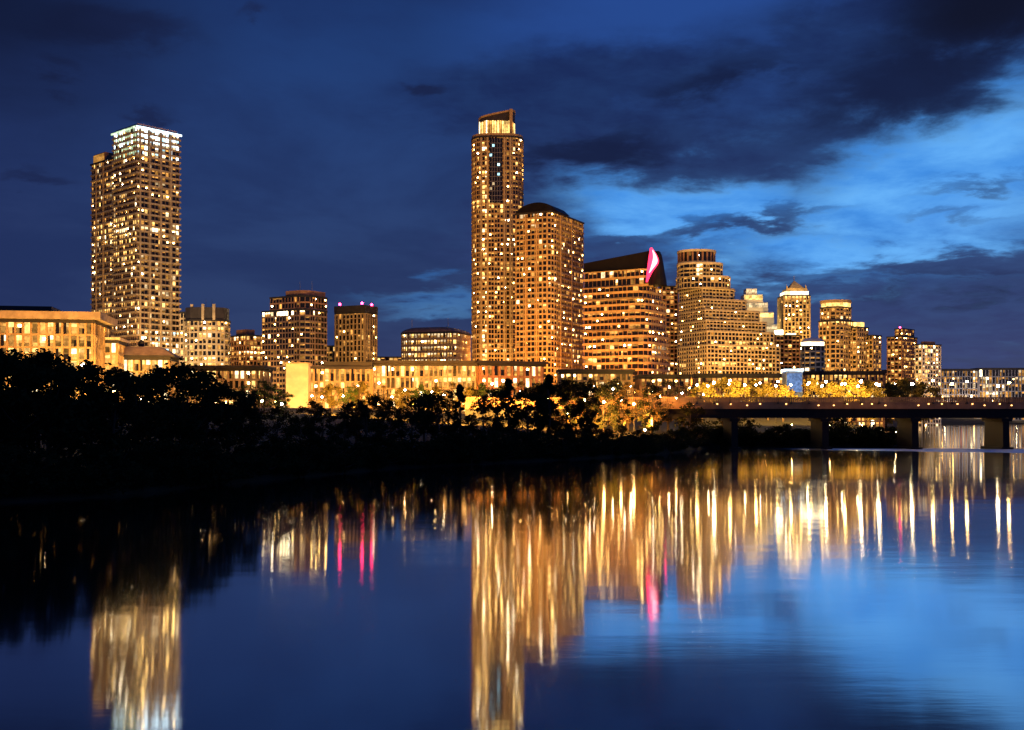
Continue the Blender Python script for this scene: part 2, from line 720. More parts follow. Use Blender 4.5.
# --- far left civic block with a wide overhanging roof
D = 300
pl = front(-90, 89, D, 22, 10)
B = Building('civic_building', 'low wide civic building with glowing columns under an overhanging flat roof', 'building', pl)
zt = Z(322, D)
B.volume(pl, None, zt, fl=3.6, bay=2.0, sp=.5, pw=.55, po=.5, mat='tan_concrete', lit=4, pal=[('lit_dim', 2), ('lit_amber', 5), ('lit_gold', 5), ('lit_cream', 2), ('lit_hot', .4)])
b = MB(); b.prism(offset(pl, 2.2), zt + .95, zt + 3.0, 'limestone'); b.build('roof_overhang', B.root)
b = MB()
b.prism(shrink(pl, .5), zt + 3.0, zt + 5, 'dark_roof'); b.build('roof_plant', B.root)
B.done()

D = 318
pl = front(60, 116, D, 16, 10)
B = Building('stone_annexe', 'lower amber lit annexe between the civic block and the white crowned tower', 'building', pl)
B.volume(pl, None, Z(343, D), fl=3.4, bay=1.9, sp=.6, pw=.5, mat='tan_concrete', lit=2.6, pal=[('lit_amber', 5), ('lit_gold', 4), ('lit_cream', 2)])
b = MB(); b.prism(offset(pl, .8), Z(343, D) + .95, Z(343, D) + 1.7, 'pale_plaster'); b.build('cornice', B.root)
B.done(60)

# --- tall tower with the white crown
D = 621
pl = corner(92, 137, 179, D, 42)
zt = Z(127, D)
B = Building('residential_tower', 'tall slab residential tower with glowing white and green crown', 'tower', pl)
def crownband(q, nf, z, mid, c, nb):  # top panes glow in place of the lit crown fins
    py = HZ - (z - CAMH) * F / D
    right = mid.x > X(137, D)
    r_ = rnd.random()
    if py < 141: return ('lit_white' if r_ < .85 else 'lit_cool') if right else ('lit_green' if r_ < .6 else 'lit_white')
    if py < 156: return (('lit_white' if r_ < .3 else ('lit_cool' if r_ < .4 else None)) if right else ('lit_green' if r_ < .7 else None))
    if 216 < py < 226 and not right and r_ < .7: return 'lit_gold'
    if 222 < py < 230 and r_ < .7: return 'lit_cream'
    if 226 < py < 240 and not right and r_ < .5: return 'lit_gold'
    if 250 < py < 258 and not right and r_ < .6: return 'lit_gold'
    if 300 < py < 308 and r_ < .45: return 'lit_gold'
    if 330 < py and right and r_ < .4: return 'lit_cool' if r_ < .12 else 'lit_cream'
    return None
# main block takes the right part of the left face; a lower strip stands on its left
C, Rp, Bk, Lp = [Vector(p) for p in pl]
cut = C + (Lp - C) * .50
cut2 = Rp + (Bk - Rp) * .50
main = [tuple(C), tuple(Rp), tuple(cut2), tuple(cut)]
low = [tuple(cut), tuple(cut2), tuple(Bk), tuple(Lp)]
pal2 = [('lit_dim', 4), ('lit_amber', 3), ('lit_gold', 4), ('lit_soft', 4), ('lit_cream', 2.5), ('lit_hot', .4)]
B.volume(main, None, zt, fl=3.3, bay=2.2, sp=.95, so=.9, pw=.28, po=.35, mat='brown_granite', fmat='limestone', lit=.34, pal=pal2, band=crownband)
zl = Z(160, D + 20)
B.volume(low, None, zl, fl=3.3, bay=2.2, sp=.95, so=.7, pw=.28, po=.3, mat='brown_granite', fmat='limestone', lit=.36, pal=pal2, band=lambda q, nf, z, mid, c, nb: crownband(q, nf, z, mid, c, nb) if HZ - (z - CAMH) * F / D > 200 else None)
ribs(B, main, (139.5, 149, 160, 170), B.z, zt - .3, .8, 'limestone', 1.2)
ribs(B, low, (97, 104), B.z, zl - .3, .8, 'tan_concrete', 1.0)
b = MB()
cc = shrink(main, .93)
b.prism(cc, zt + .9, zt + 2.6, 'white_panel')
b.build('crown', B.root)
b = MB()
for i in range(4):
    p0, p1 = Vector(offset(main, 1.2)[i]), Vector(offset(main, 1.2)[(i + 1) % 4])
    e = (p1 - p0).normalized()
    if i in (0, 3):
        mid = (p0 + p1) / 2
        n_ = Vector((e.y, -e.x))
        b.hexa([(*(p0 + n_ * .02), zt - .5), (*(p1 + n_ * .02), zt - .5), (*(p1 - n_ * .3), zt - .5), (*(p0 - n_ * .3), zt - .5)], [(*(p0 + n_ * .02), zt + .6), (*(p1 + n_ * .02), zt + .6), (*(p1 - n_ * .3), zt + .6), (*(p0 - n_ * .3), zt + .6)], 'lit_white' if i == 0 else 'lit_green')
b.build('crown_light', B.root)
b = MB()
ls = shrink([low[0], low[1], low[2], low[3]], 1.0)
a_, d_ = Vector(low[3]), Vector(low[0])
q0, q1 = a_ + (d_ - a_) * .05, a_ + (d_ - a_) * .55
inn_ = (Vector(low[2]) - a_).normalized()
b.prism([tuple(q0 + inn_ * .6), tuple(q1 + inn_ * .6), tuple(q1 + inn_ * 9), tuple(q0 + inn_ * 9)][::-1][::-1], zl + .9, zl + 6.2, 'brick')
b.face([(q0.x, q0.y + .3, zl + 1.2), (q1.x, q1.y + .3, zl + 1.2), (q1.x, q1.y + .3, zl + 5.6), (q0.x, q0.y + .3, zl + 5.6)], 'lit_dim')  # emissive face added for the orange glow of this block
b.build('lift_house', B.root)
b = MB()
b.tube([(*(d_ + (a_ - d_) * .25 + inn_ * 3), zl + .9), (*(d_ + (a_ - d_) * .25 + inn_ * 3), zl + 9)], [.25, .12], 'grey_steel')
b.build('mast', B.root)
B.done()

# --- pavilion with hipped roof in front of it
D = 330
pl = front(105, 168, D, 15, 8)
B = Building('pavilion', 'pavilion with dark hipped roof and roof vent below the white crowned tower', 'building', pl)
zt = Z(360, D)
B.volume(pl, None, zt, fl=3.4, bay=1.8, sp=.5, pw=.45, mat='tan_concrete', lit=2.6, pal=[('lit_amber', 3), ('lit_gold', 4), ('lit_cream', 3)])
b = MB()
o_ = offset(pl, 1.8)
b.prism(o_, zt + .92, zt + 1.4, 'dark_roof')
inner = shrink(o_, .55)
for i in range(4):
    j = (i + 1) % 4
    b.face([(*o_[i], zt + 1.4), (*o_[j], zt + 1.4), (*inner[j], zt + 4.2), (*inner[i], zt + 4.2)], 'tan_concrete')
b.face([(*p, zt + 4.2) for p in inner], 'dark_roof')
b.build('hipped_roof', B.root)
cx = sum(p[0] for p in pl) / 4; cy = sum(p[1] for p in pl) / 4
b = MB(); b.tube([(cx, cy, zt + 4.1), (cx, cy, zt + 6.0), (cx, cy, zt + 6.6)], [.9, .9, .2], 'dark_roof'); b.build('roof_vent', B.root)
B.done(40)

# --- rounded block with dark finned crown
D = 560
pl = ell(186, 229, D, .8, 16, 3.0)
B = Building('rounded_office', 'rounded mid-rise with dark crown split by three pale fins', 'office building', pl)
zt = Z(321, D)
B.volume(pl, None, zt, fl=3.1, bay=2.6, sp=.9, pw=.5, mat='limestone', lit=.62, pal=[('lit_dim', 2), ('lit_amber', 4), ('lit_gold', 3), ('lit_cream', 2)])
b = MB(); b.prism(shrink(pl, .97), zt + .95, Z(307, D), 'dark_stone'); b.build('crown', B.root)
for px in (191, 203, 214):
    b = MB(); b.box((X(px, D), D - .1 + (1.9 if px == 191 else .1), (zt + Z(305, D)) / 2 + .5), (1.3, 1.2, Z(305, D) - zt), 'limestone'); b.build('fin', B.root)
pl2 = front(180, 187, D + 8, 14)
B.volume(pl2, None, Z(312, D), fl=3.1, bay=2.2, sp=.9, pw=.5, mat='limestone', lit=.6)
B.done()

# --- small amber block
D = 640
pl = corner(227, 246, 264, D, 45)
B = Building('apartment_block', 'small amber glowing apartment block beside the dark glass office', 'building', pl)
B.volume(pl, None, Z(336, D), fl=3.0, bay=2.6, sp=.8, pw=.5, mat='brick', lit=.8, pal=[('lit_dim', 2), ('lit_amber', 5), ('lit_gold', 4), ('lit_cream', 2)])
roofbox(B, shrink(pl, .5), Z(336, D) + .9, 3.5, 'brick', 'stair_house')
B.done(60)

# --- dark glass office with lit top band
D = 600
pl = rounded(corner(262, 305, 327, D, 32), (0,), 8, 4)
B = Building('glass_office', 'dark brown glass office with bright band near its stepped top', 'office building', pl)
zt = Z(310, D)
def topband(q, nf, z, mid, c, nb):
    py = HZ - (z - CAMH) * F / D
    r_ = rnd.random()
    if 309 < py < 317 and r_ < .75 and mid.x < X(312, D): return 'lit_cream' if r_ < .5 else 'lit_hot'
    if 318 < py < 323 and mid.x > X(318, D) and r_ < .5: return 'lit_cream'
    return None
B.volume(pl, None, zt, fl=3.1, bay=2.2, sp=.8, so=.1, pw=.35, po=.06, mat='brown_granite', lit=.30, pal=[('lit_dim', 5), ('lit_amber', 3), ('lit_gold', 1), ('lit_cream', .6)], band=topband)
pl2 = rounded(corner(270, 305, 327, D + 1, 32), (0,), 8, 4)
B.volume(pl2, zt + .9, Z(296, D), fl=3.1, bay=2.2, sp=.8, so=.1, pw=.35, po=.06, mat='red_granite', lit=.10, pal=[('lit_dim', 4), ('lit_amber', 2)])
b = MB(); b.prism(shrink(rounded(corner(285, 305, 326, D + 3, 32), (0,), 6, 4), .97), Z(296, D) + .9, Z(289, D), 'red_granite'); b.build('roof_plant', B.root)
B.done()

# --- ribbed tower with red roof lights
D = 640
pl = corner(335, 365, 377, D, 25)
B = Building('ribbed_tower', 'square tower with vertical ribs and red lights along its dark crown', 'tower', pl)
zt = Z(313, D)
B.volume(pl, None, zt, fl=3.1, bay=2.5, sp=.55, so=.1, pw=.9, po=.45, mat='tan_concrete', lit=.45, pal=[('lit_dim', 3), ('lit_amber', 4), ('lit_gold', 1.5)])
b = MB(); b.prism(offset(pl, .4), zt + .95, Z(305, D), 'dark_stone'); b.build('crown', B.root)
for t in (.16, .9):
    a_, c_ = Vector(pl[3]), Vector(pl[0])
    q = a_ + (c_ - a_) * t
    b = MB(); b.tube([(q.x, q.y + .3, Z(305, D) + .05), (q.x, q.y + .3, Z(305, D) + .6)], [.15, .15], 'iron', 6); b.ball((q.x, q.y + .3, Z(305, D) + 1.2), .75, 'red_beacon'); b.build('beacon', B.root)
q = Vector(pl[0]) + (Vector(pl[1]) - Vector(pl[0])) * .55
b = MB(); b.ball((q.x, q.y, Z(305, D) + .8), .7, 'red_beacon'); b.build('beacon', B.root)
B.done()

D = 660
pl = front(325, 337, D, 18)
B = Building('infill_building', 'narrow lit block squeezed between the brown office and ribbed tower', 'building', pl)
B.volume(pl, None, Z(347, D), fl=3.2, bay=2.8, sp=.8, mat='limestone', lit=.7)
B.done(30)
D = 700
pl = front(372, 402, D, 20)
B = Building('shop_block', 'low lit block between the ribbed tower and the barrel roofed office', 'building', pl)
B.volume(pl, None, Z(358, D), fl=3.4, bay=2.8, sp=.9, mat='limestone', lit=.85, pal=[('lit_amber', 3), ('lit_gold', 4), ('lit_cream', 3)])
B.done(30)

# --- barrel roofed office
D = 560
pl = rounded(corner(399, 456, 470, D, 18), (0, 3), 5, 3)
B = Building('barrel_roofed_office', 'cream banded office with curved dark roof beside the tallest tower', 'office building', pl)
zt = Z(333, D)
B.volume(pl, None, zt, fl=3.35, bay=1.75, sp=1.35, pw=.4, po=.35, mat='tan_concrete', lit=4, pal=[('lit_gold', 5), ('lit_soft', 6), ('lit_cream', 3), ('lit_amber', 2)])
b = MB()
base = offset(pl, .3)
N = 5
for i in range(N):
    f0, f1 = 1 - .55 * (i / N) ** 1.5, 1 - .55 * ((i + 1) / N) ** 1.5
    h0, h1 = math.sin(i / N * math.pi / 2), math.sin((i + 1) / N * math.pi / 2)
    A_, B_ = shrink(base, f0), shrink(base, f1)
    H_ = Z(326, D) - zt - .9
    for q in range(len(base)):
        r_ = (q + 1) % len(base)
        b.face([(*A_[q], zt + .9 + H_ * h0), (*A_[r_], zt + .9 + H_ * h0), (*B_[r_], zt + .9 + H_ * h1), (*B_[q], zt + .9 + H_ * h1)], 'brown_granite')
b.face([(*p, zt + .9 + H_) for p in shrink(base, .45)], 'brown_granite')
b.build('curved_roof', B.root)
B.done()

# --- the tallest tower
D = 700
pl = ell(472, 523, D, .9, 28, 3.2)
zt = Z(137, D)
B = Building('skyscraper', 'tallest bow-fronted skyscraper with slanted golden lantern top', 'skyscraper', pl)
def austin(q, nf, z, mid, c, nb):
    py = HZ - (z - CAMH) * F / D
    px = 512 + mid.x / mid.y * F
    r_ = rnd.random()
    if 201 < py < 207: return 'lit_gold' if r_ < .5 else None
    if py < 203 and 488 < px < 505: return 'lit_cool' if r_ < .03 else 'dark_glass'
    if 480 < px < 487 and r_ < .5: return 'lit_gold' if r_ < .28 else 'lit_cream'
    if 505 < px < 509 and r_ < .3: return 'lit_amber'
    return None
B.volume(pl, None, zt, fl=3.05, bay=2.1, sp=.75, so=.4, pw=.32, po=.2, mat='tan_concrete', lit=.26, pal=[('lit_dim', 5), ('lit_amber', 5), ('lit_gold', 3), ('lit_cream', 1), ('lit_hot', .25)], band=austin)
ribs(B, pl, (481.5, 487.5, 504.5, 510.5), B.z, zt - .2, 1.0, 'limestone')
b = MB()
yf = min(p[1] for p in pl)
xa_, xb_ = X(489.5, D), X(502.5, D)
za_, zb_ = Z(203, D), Z(139, D)
b.box(((xa_ + xb_) / 2, yf + .1, (za_ + zb_) / 2), (xb_ - xa_, 1.6, zb_ - za_), 'dark_glass')
zz = za_ + 1.5
while zz < zb_:
    b.box(((xa_ + xb_) / 2, yf - .72, zz), (xb_ - xa_ - .1, .12, .22), 'grey_steel'); zz += 3.05
for q in range(1, 5):
    b.box((xa_ + (xb_ - xa_) * q / 5, yf - .74, (za_ + zb_) / 2), (.2, .14, zb_ - za_ - .2), 'grey_steel')
for _ in range(7):
    x_ = xa_ + (xb_ - xa_) * (rnd.randrange(5) + .5) / 5; z_ = za_ + 3.05 * rnd.randrange(1, 12) + 3
    b.box((x_, yf - .71, z_), (1.5, .06, 1.6), rnd.choice(['lit_soft', 'lit_cool', 'lit_cream']))
b.build('glass_bay', B.root)
pc = ell(479, 515, D + 5, .8, 20, 4.0)
zc = Z(131, D)
b = MB(); b.prism(offset(pl, .1), zt + .95, zt + 2.6, 'tan_concrete'); b.build('parapet', B.root)
x0_, x1_ = min(p[0] for p in pc), max(p[0] for p in pc)
slant = lambda p: Z(116, D) + (Z(108, D) - Z(116, D)) * (p[0] - x0_) / (x1_ - x0_)
b = MB(); b.prism(pc, zt + .95, slant, 'dark_stone'); b.build('lantern', B.root)
b = MB()
ring = offset(pc, .35); rin = offset(pc, -.2)
for i in range(len(pc)):
    j = (i + 1) % len(pc)
    b.hexa([(*rin[i], slant(pc[i]) + .02), (*ring[i], slant(pc[i]) + .02), (*ring[j], slant(pc[j]) + .02), (*rin[j], slant(pc[j]) + .02)], [(*rin[i], slant(pc[i]) + 1.2), (*ring[i], slant(pc[i]) + 1.2), (*ring[j], slant(pc[j]) + 1.2), (*rin[j], slant(pc[j]) + 1.2)], 'tan_concrete')
for px in (479.6, 511, 514.4):
    pass
b.build('lantern_rim', B.root)
for i in range(len(pc)):
    j = (i + 1) % len(pc)
    a_, c_ = Vector(pc[i]), Vector(pc[j])
    e = (c_ - a_)
    nr_ = Vector((e.y, -e.x)).normalized()
    if nr_.y > .2: continue
    n = max(1, round(e.length / 1.5))
    for q in range(n):
        p0, p1 = a_ + e * ((q + .15) / n) + nr_ * .05, a_ + e * ((q + .85) / n) + nr_ * .05
        h_ = zt + 1.2
        b = MB(); top = Z(118.8 + rnd.uniform(-.8, 1.2), D)
        b.face([(p0.x, p0.y, h_), (p1.x, p1.y, h_), (p1.x, p1.y, top), (p0.x, p0.y, top)], rnd.choice(['lit_amber', 'lit_gold', 'lit_gold', 'lit_cream']))
        b.build('lantern_window', B.root)
b = MB()
for px in (511.0,):
    Dp = D + 4
    b.box((X(px, Dp), Dp, (Z(205, D) + Z(107.5, D)) / 2), (2.0, 2.0, Z(107.5, D) - Z(205, D)), 'tan_concrete')
b.build('corner_pylon', B.root)
B.done()

# --- its round-topped neighbour
D = 630
raw = corner(516, 552, 583, D, 27)
pl = rounded(raw, (0,), 6, 4)
B = Building('condominium_tower', 'amber condominium tower with gently arched dark roof and right shoulder', 'tower', pl)
zt = Z(212, D)
pal = [('lit_dim', 5), ('lit_amber', 5), ('lit_gold', 2), ('lit_cream', .7), ('lit_hot', .2)]
B.volume(pl, None, zt, fl=3.1, bay=2.3, sp=.85, so=.55, pw=.36, po=.3, mat='tan_concrete', lit=.32, pal=pal, band=lambda q, nf, z, mid, c, nb: (('lit_gold' if rnd.random() < .5 else 'lit_soft') if rnd.random() < .6 and c % 3 else 'dark_glass') if q >= nf - 3 and mid.x < X(553, D) else None)
C, Rp, Bk, Lp = [Vector(p) for p in raw]
u = (Lp - C)
dpt = (Rp - C).normalized()
b = MB()
N = 12
prev = None
for i in range(N + 1):
    t = -.06 + 1.05 * i / N
    h_ = (Z(201.5, D) - zt - .9) * max(0, math.sin(math.pi * (i / N) ** .9)) ** .6 + .15
    p0 = C + u * t - dpt * .9 + dpt * 6 * max(0, .08 - t) / .14
    p1 = p0 + dpt * 17
    cur = ((p0.x, p0.y, zt + .92), (p0.x, p0.y, zt + .92 + h_), (p1.x, p1.y, zt + .92 + h_), (p1.x, p1.y, zt + .92))
    if prev:
        for q in range(4):
            r_ = (q + 1) % 4
            b.face([prev[q], cur[q], cur[r_], prev[r_]][::-1], 'black_roof_and_shade')
    else:
        b.face(cur, 'black_roof_and_shade')
    prev = cur
b.face(prev[::-1], 'black_roof_and_shade')
b.build('arched_roof', B.root)
b = MB(); ribs(B, pl, (526, 537, 547, 560, 571), B.z, zt - .3, .9, 'tan_concrete', .9)
c_ = C + dpt * 26 + u * .35; b.box((c_.x, c_.y, zt + 1.9), (9, 7, 2.0), 'dark_roof', -.4); b.build('roof_plant', B.root)
B.done()

# --- office with black slanted roof and neon
D = 560
pl = rounded(corner(584, 648, 673, D, 30), (0, 1), 9, 5)
B = Building('banded_office', 'banded amber office with black slanted roof and pink neon corner', 'office building', pl)
pal = [('lit_dim', 5), ('lit_amber', 5), ('lit_gold', 2), ('lit_cream', 1)]
kw = dict(fl=3.55, bay=2.4, sp=1.2, so=.6, pw=.22, po=.1, mat='brick', fmat='tan_concrete', pal=pal, roof='tan_concrete', para=.4)
def dark_right(q, nf, z, mid, c, nb):
    px = 512 + mid.x / mid.y * F
    py = HZ - (z - CAMH) * F / D
    if px > 648 and py < 345 and rnd.random() < .93: return 'dark_glass'
    return None
z1, z2, z3, z4 = Z(330, D), Z(298, D), Z(285, D), Z(268, D)
B.volume(pl, None, z1, lit=.5, band=dark_right, **kw)
B.volume(rounded(corner(584, 645, 670, D + 1.5, 30), (0, 1), 9, 5), z1 + .0, z2, lit=.42, band=dark_right, **kw)
B.volume(rounded(corner(584, 643, 666, D + 3, 30), (0, 1), 9, 5), z2, z3, lit=.42, band=dark_right, **kw)
p4 = rounded(corner(584.5, 648, 661, D + 4, 30), (1,), 9, 5)
B.volume(p4, z3, z4, lit=.45, band=dark_right, **kw)
b = MB()
pr = corner(584.5, 652, 660, D + 4.5, 30)
xa, xb = pr[3][0], pr[0][0]
rz = lambda p: Z(257, D) + max(0, min(1.1, (p[0] - xa) / (xb - xa))) * (Z(249, D) - Z(257, D))
b.prism(offset(pr, .3), z4 + .95, rz, 'black_roof_and_shade')
b.build('slanted_roof', B.root)
# the neon crescent rises up the rounded corner
def neon(left, right, mat, name, dy):
    b = MB()
    Dn = D - 1.2 + dy
    n = 14
    def at(line, t):
        f = t * (len(line) - 1)
        i = min(int(f), len(line) - 2)
        f -= i
        a, b_, c, d = line[max(i - 1, 0)], line[i], line[i + 1], line[min(i + 2, len(line) - 1)]
        return [.5 * (2 * b_[q] + (c[q] - a[q]) * f + (2 * a[q] - 5 * b_[q] + 4 * c[q] - d[q]) * f * f + (3 * b_[q] - a[q] - 3 * c[q] + d[q]) * f ** 3) for q in (0, 1)]
    rows = [(at(left, i / n), at(right, i / n)) for i in range(n + 1)]
    for (l0, r0), (l1, r1) in zip(rows, rows[1:]):
        fr_ = [(X(l0[0], Dn), Dn, Z(l0[1], Dn)), (X(r0[0], Dn), Dn, Z(r0[1], Dn)), (X(r1[0], Dn), Dn, Z(r1[1], Dn)), (X(l1[0], Dn), Dn, Z(l1[1], Dn))]
        bk_ = [(x, y + .8, z) for x, y, z in fr_]
        b.face(fr_, mat); b.face(bk_[::-1], mat)
        b.face([fr_[0], fr_[3], bk_[3], bk_[0]], mat); b.face([fr_[1], bk_[1], bk_[2], fr_[2]], mat)
    return b.build(name, B.root)
neon([(646, 282), (647, 272), (648.4, 260), (650.2, 248)], [(647.6, 282), (652.5, 272), (658.6, 263), (657.4, 256), (652, 247.5)], 'red_neon', 'neon_sign', 0)
neon([(648.8, 273), (651.6, 264.5), (653.2, 257), (652.4, 250.5)], [(649.4, 273), (652.6, 269), (657.4, 262), (656.4, 256), (652.7, 249.5)], 'pink_neon', 'neon_core', -.3)
# dark conical crown on the rounded end
b = MB()
A_ = ell(648, 667, D - .8, 1.0, 16); 
lv = [(285, 1.0), (279, .93), (272, .78), (262, .62), (254, .45), (250, .2)]
c0 = (sum(p[0] for p in A_) / 16, sum(p[1] for p in A_) / 16)
for (ya, fa), (yb, fb) in zip(lv, lv[1:]):
    P_, Q_ = shrink(A_, fa), shrink(A_, fb)
    for i in range(16):
        j = (i + 1) % 16
        b.face([(*P_[i], Z(ya, D)), (*P_[j], Z(ya, D)), (*Q_[j], Z(yb, D)), (*Q_[i], Z(yb, D))], 'black_roof_and_shade')
b.face([(*p, Z(250, D)) for p in shrink(A_, .2)], 'black_roof_and_shade')
b.build('corner_cone', B.root, smooth=True)
B.done()

# small block in the gap
D = 800
pl = front(662, 678, D, 18)
B = Building('distant_block', 'distant block with red beacon in the gap before the ziggurat tower', 'building', pl)
B.volume(pl, None, Z(287, D), fl=3.3, bay=3, sp=.9, mat='brick', lit=.4)
b = MB(); b.ball((X(666, D), D + 1, Z(287, D) + 1.8), .6, 'red_beacon'); b.tube([(X(666, D), D + 1, Z(287, D) + .9), (X(666, D), D + 1, Z(287, D) + 1.4)], [.1, .1], 'iron', 6); b.build('beacon', B.root)
B.done(30)

# --- ziggurat tower
D = 740
TH = 66
pl = rounded(corner(674, 707, 784, D, TH), (1, 3), 6, 3)
B = Building('ziggurat_tower', 'cream gridded ziggurat tower stepping up to a round drum', 'tower', pl)
kw = dict(fl=2.95, bay=2.95, sp=.8, so=.3, pw=.62, po=.2, mat='limestone', roof='limestone', lit=.12, pal=[('lit_dim', 5), ('lit_amber', 4), ('lit_gold', 1.5), ('lit_cream', .6)])
def zig(rows):
    return lambda q, nf, z, mid, c, nb: ('lit_gold' if rnd.random() < .55 else None) if any(a < HZ - (z - CAMH) * F / D < b_ and x0 < 512 + mid.x / mid.y * F for a, b_, x0 in rows) else None
tiers = [(784, 674, 345, 707), (778, 674.5, 331, 707), (770, 675, 320, 706), (763, 675.5, 309, 705), (750, 675.5, 298, 703), (738, 676, 286.5, 702)]
zlast = None
for i, (xr, xl, yt, xc) in enumerate(tiers):
    D_ = D + i * 2.0
    p_ = rounded(corner(xl, xc, xr, D_, TH), (1, 3), 7, 3)
    B.volume(p_, zlast, Z(yt, D), band=zig([(342, 349, 707), (314, 321, 700), (363, 368, 690)] if i < 3 else []), **kw)
    b = MB(); b.prism(offset(p_, .75), Z(yt, D) - .5, Z(yt, D) - .02, 'pale_plaster'); b.build('tier_cornice', B.root)
    zlast = Z(yt, D)
for xl, xr, yt in ((676.5, 729.5, 275.5), (677.5, 722, 262)):
    p_ = ell(xl, xr, D + 9, .8, 22, 2.6)
    kw2 = dict(kw); kw2['lit'] = .12; kw2['sp'] = 1.1
    kw2.update(pw=.3, sp=.8, fl=3.6, para=1.3, roof='pale_plaster')
    B.volume(p_, zlast, Z(yt, D), band=(lambda q, nf, z, mid, c, nb: 'lit_cream' if 693 < 512 + mid.x / mid.y * F < 703 and yt < 270 and q < 3 else None), **kw2)
    zlast = Z(yt, D)
p_ = ell(678, 715, D + 12, .9, 24, 2.2)
B.volume(p_, zlast, Z(248.5, D) - .1, fl=8.8, bay=2.4, sp=.4, so=.2, pw=1.2, po=.2, mat='red_granite', lit=.1, pal=[('lit_dim', 3), ('lit_amber', 1)], roof='limestone', para=.08)
b = MB()
for zz in (zlast + .95, Z(248.5, D)):
    b.prism(offset(p_, .6), zz, zz + 1.5, 'pale_plaster')
b.build('drum_cornice', B.root)
B.done()

# --- white tiered crown behind the ziggurat
D = 900
pl = front(740, 778, D, 26)
B = Building('crystal_tower', 'distant tower with stepped floodlit white crown behind the ziggurat', 'tower', pl)
B.volume(pl, None, Z(338, D), fl=3.6, bay=3.4, sp=.9, mat='limestone', lit=.5)
steps = [(740, 779, 338, 324), (741, 774, 324, 312), (742, 768, 312, 302), (744, 763, 302, 294), (746, 757, 294, 288)]
for i, (a_, c_, y0, y1) in enumerate(steps):
    b = MB(); b.prism(front(a_, c_, D + 1 + i, 22 - 3 * i), Z(y0, D) + (.92 if i == 0 else 0), Z(y1, D), 'white_panel'); b.build('crown_tier', B.root)
    b = MB(); b.prism(front(a_ + .5, c_ - .5, D + .9 + i, .3), Z(y1 + 5, D), Z(y1 + .8, D), 'lit_gold' if i % 2 else 'lit_soft'); b.build('crown_light', B.root)  # emissive strips stand in for floodlight on each tier
B.done(40)
# --- spired tower
D = 850
pl = front(784, 810, D, 20)
B = Building('spired_tower', 'slim tower with golden lit band and pyramid spire', 'tower', pl)
zt = Z(296, D)
B.volume(pl, None, zt, fl=3.4, bay=2.8, sp=.7, so=.15, pw=.9, po=.5, mat='limestone', lit=.5, pal=[('lit_dim', 3), ('lit_amber', 4), ('lit_gold', 2)], band=lambda q, nf, z, mid, c, nb: 'lit_gold' if q >= nf - 1 else None)
b = MB(); b.prism(front(785.5, 808.5, D + 1.2, 17), zt + .95, Z(291, D), 'lit_cream'); b.build('lit_band', B.root)
b = MB(); b.prism(front(787, 807, D + 2, 15), Z(291, D), Z(288, D), 'limestone'); 
q_ = front(789, 805, D + 3, 12.5); b.cone(q_, Z(288, D), (X(797, D), D + 9, Z(279, D)), 'limestone')
b.tube([(X(797, D), D + 9, Z(280.5, D)), (X(797, D), D + 9, Z(274, D))], [.4, .1], 'grey_steel', 6)
b.build('spire', B.root)
for px in (787.5, 806.5):
    b = MB(); b.cone(front(px - 1.5, px + 1.5, D + 1.5, 2.3), Z(291, D) + .02, (X(px, D), D + 2.6, Z(284, D)), 'limestone'); b.build('pinnacle', B.root)
B.done(60)
# --- small white domed block
D = 640
pl = ell(801, 824, D, .8, 14, 3)
B = Building('lantern_block', 'squat grey block with bright white lit rounded top', 'building', pl)
zt = Z(347, D)
B.volume(pl, None, zt, fl=3.0, bay=2.6, sp=.9, mat='grey_steel', lit=.25, pal=[('lit_dim', 3), ('lit_cream', 1)])
b = MB(); b.prism(shrink(pl, .95), zt + .95, Z(342, D), 'lit_hot'); b.build('lit_storey', B.root)
b = MB()
for i in range(4):
    f0, f1 = math.cos(i / 4 * 1.3), math.cos((i + 1) / 4 * 1.3)
    h0, h1 = math.sin(i / 4 * 1.3), math.sin((i + 1) / 4 * 1.3)
    for q in range(len(pl)):
        r_ = (q + 1) % len(pl)
        A_, B_ = shrink(pl, f0), shrink(pl, f1)
        b.face([(*A_[q], Z(342, D) + 3 * h0), (*A_[r_], Z(342, D) + 3 * h0), (*B_[r_], Z(342, D) + 3 * h1), (*B_[q], Z(342, D) + 3 * h1)], 'white_panel')
b.face([(*p, Z(342, D) + 3 * math.sin(1.3)) for p in shrink(pl, math.cos(1.3))], 'white_panel')
b.build('dome', B.root)
B.done(40)
# block between ziggurat and spired tower
D = 800
pl = front(772, 800, D, 24)
B = Building('stepped_block', 'block with two floodlit ledges at the foot of the spired tower', 'building', pl)
B.volume(pl, None, Z(336, D), fl=3.2, bay=2.8, sp=.9, mat='brick', lit=.35)
b = MB(); b.prism(front(777, 783, D + .5, 8), Z(336, D) + .95, Z(330, D), 'lit_hot'); b.build('lit_ledge', B.root)  # ledge glows by itself instead of being floodlit
b = MB(); b.prism(front(788, 796, D + .5, 8), Z(336, D) + .95, Z(333, D), 'lit_cream'); b.build('lit_ledge', B.root)  # second ledge, floodlight put into its material too
B.done(40)
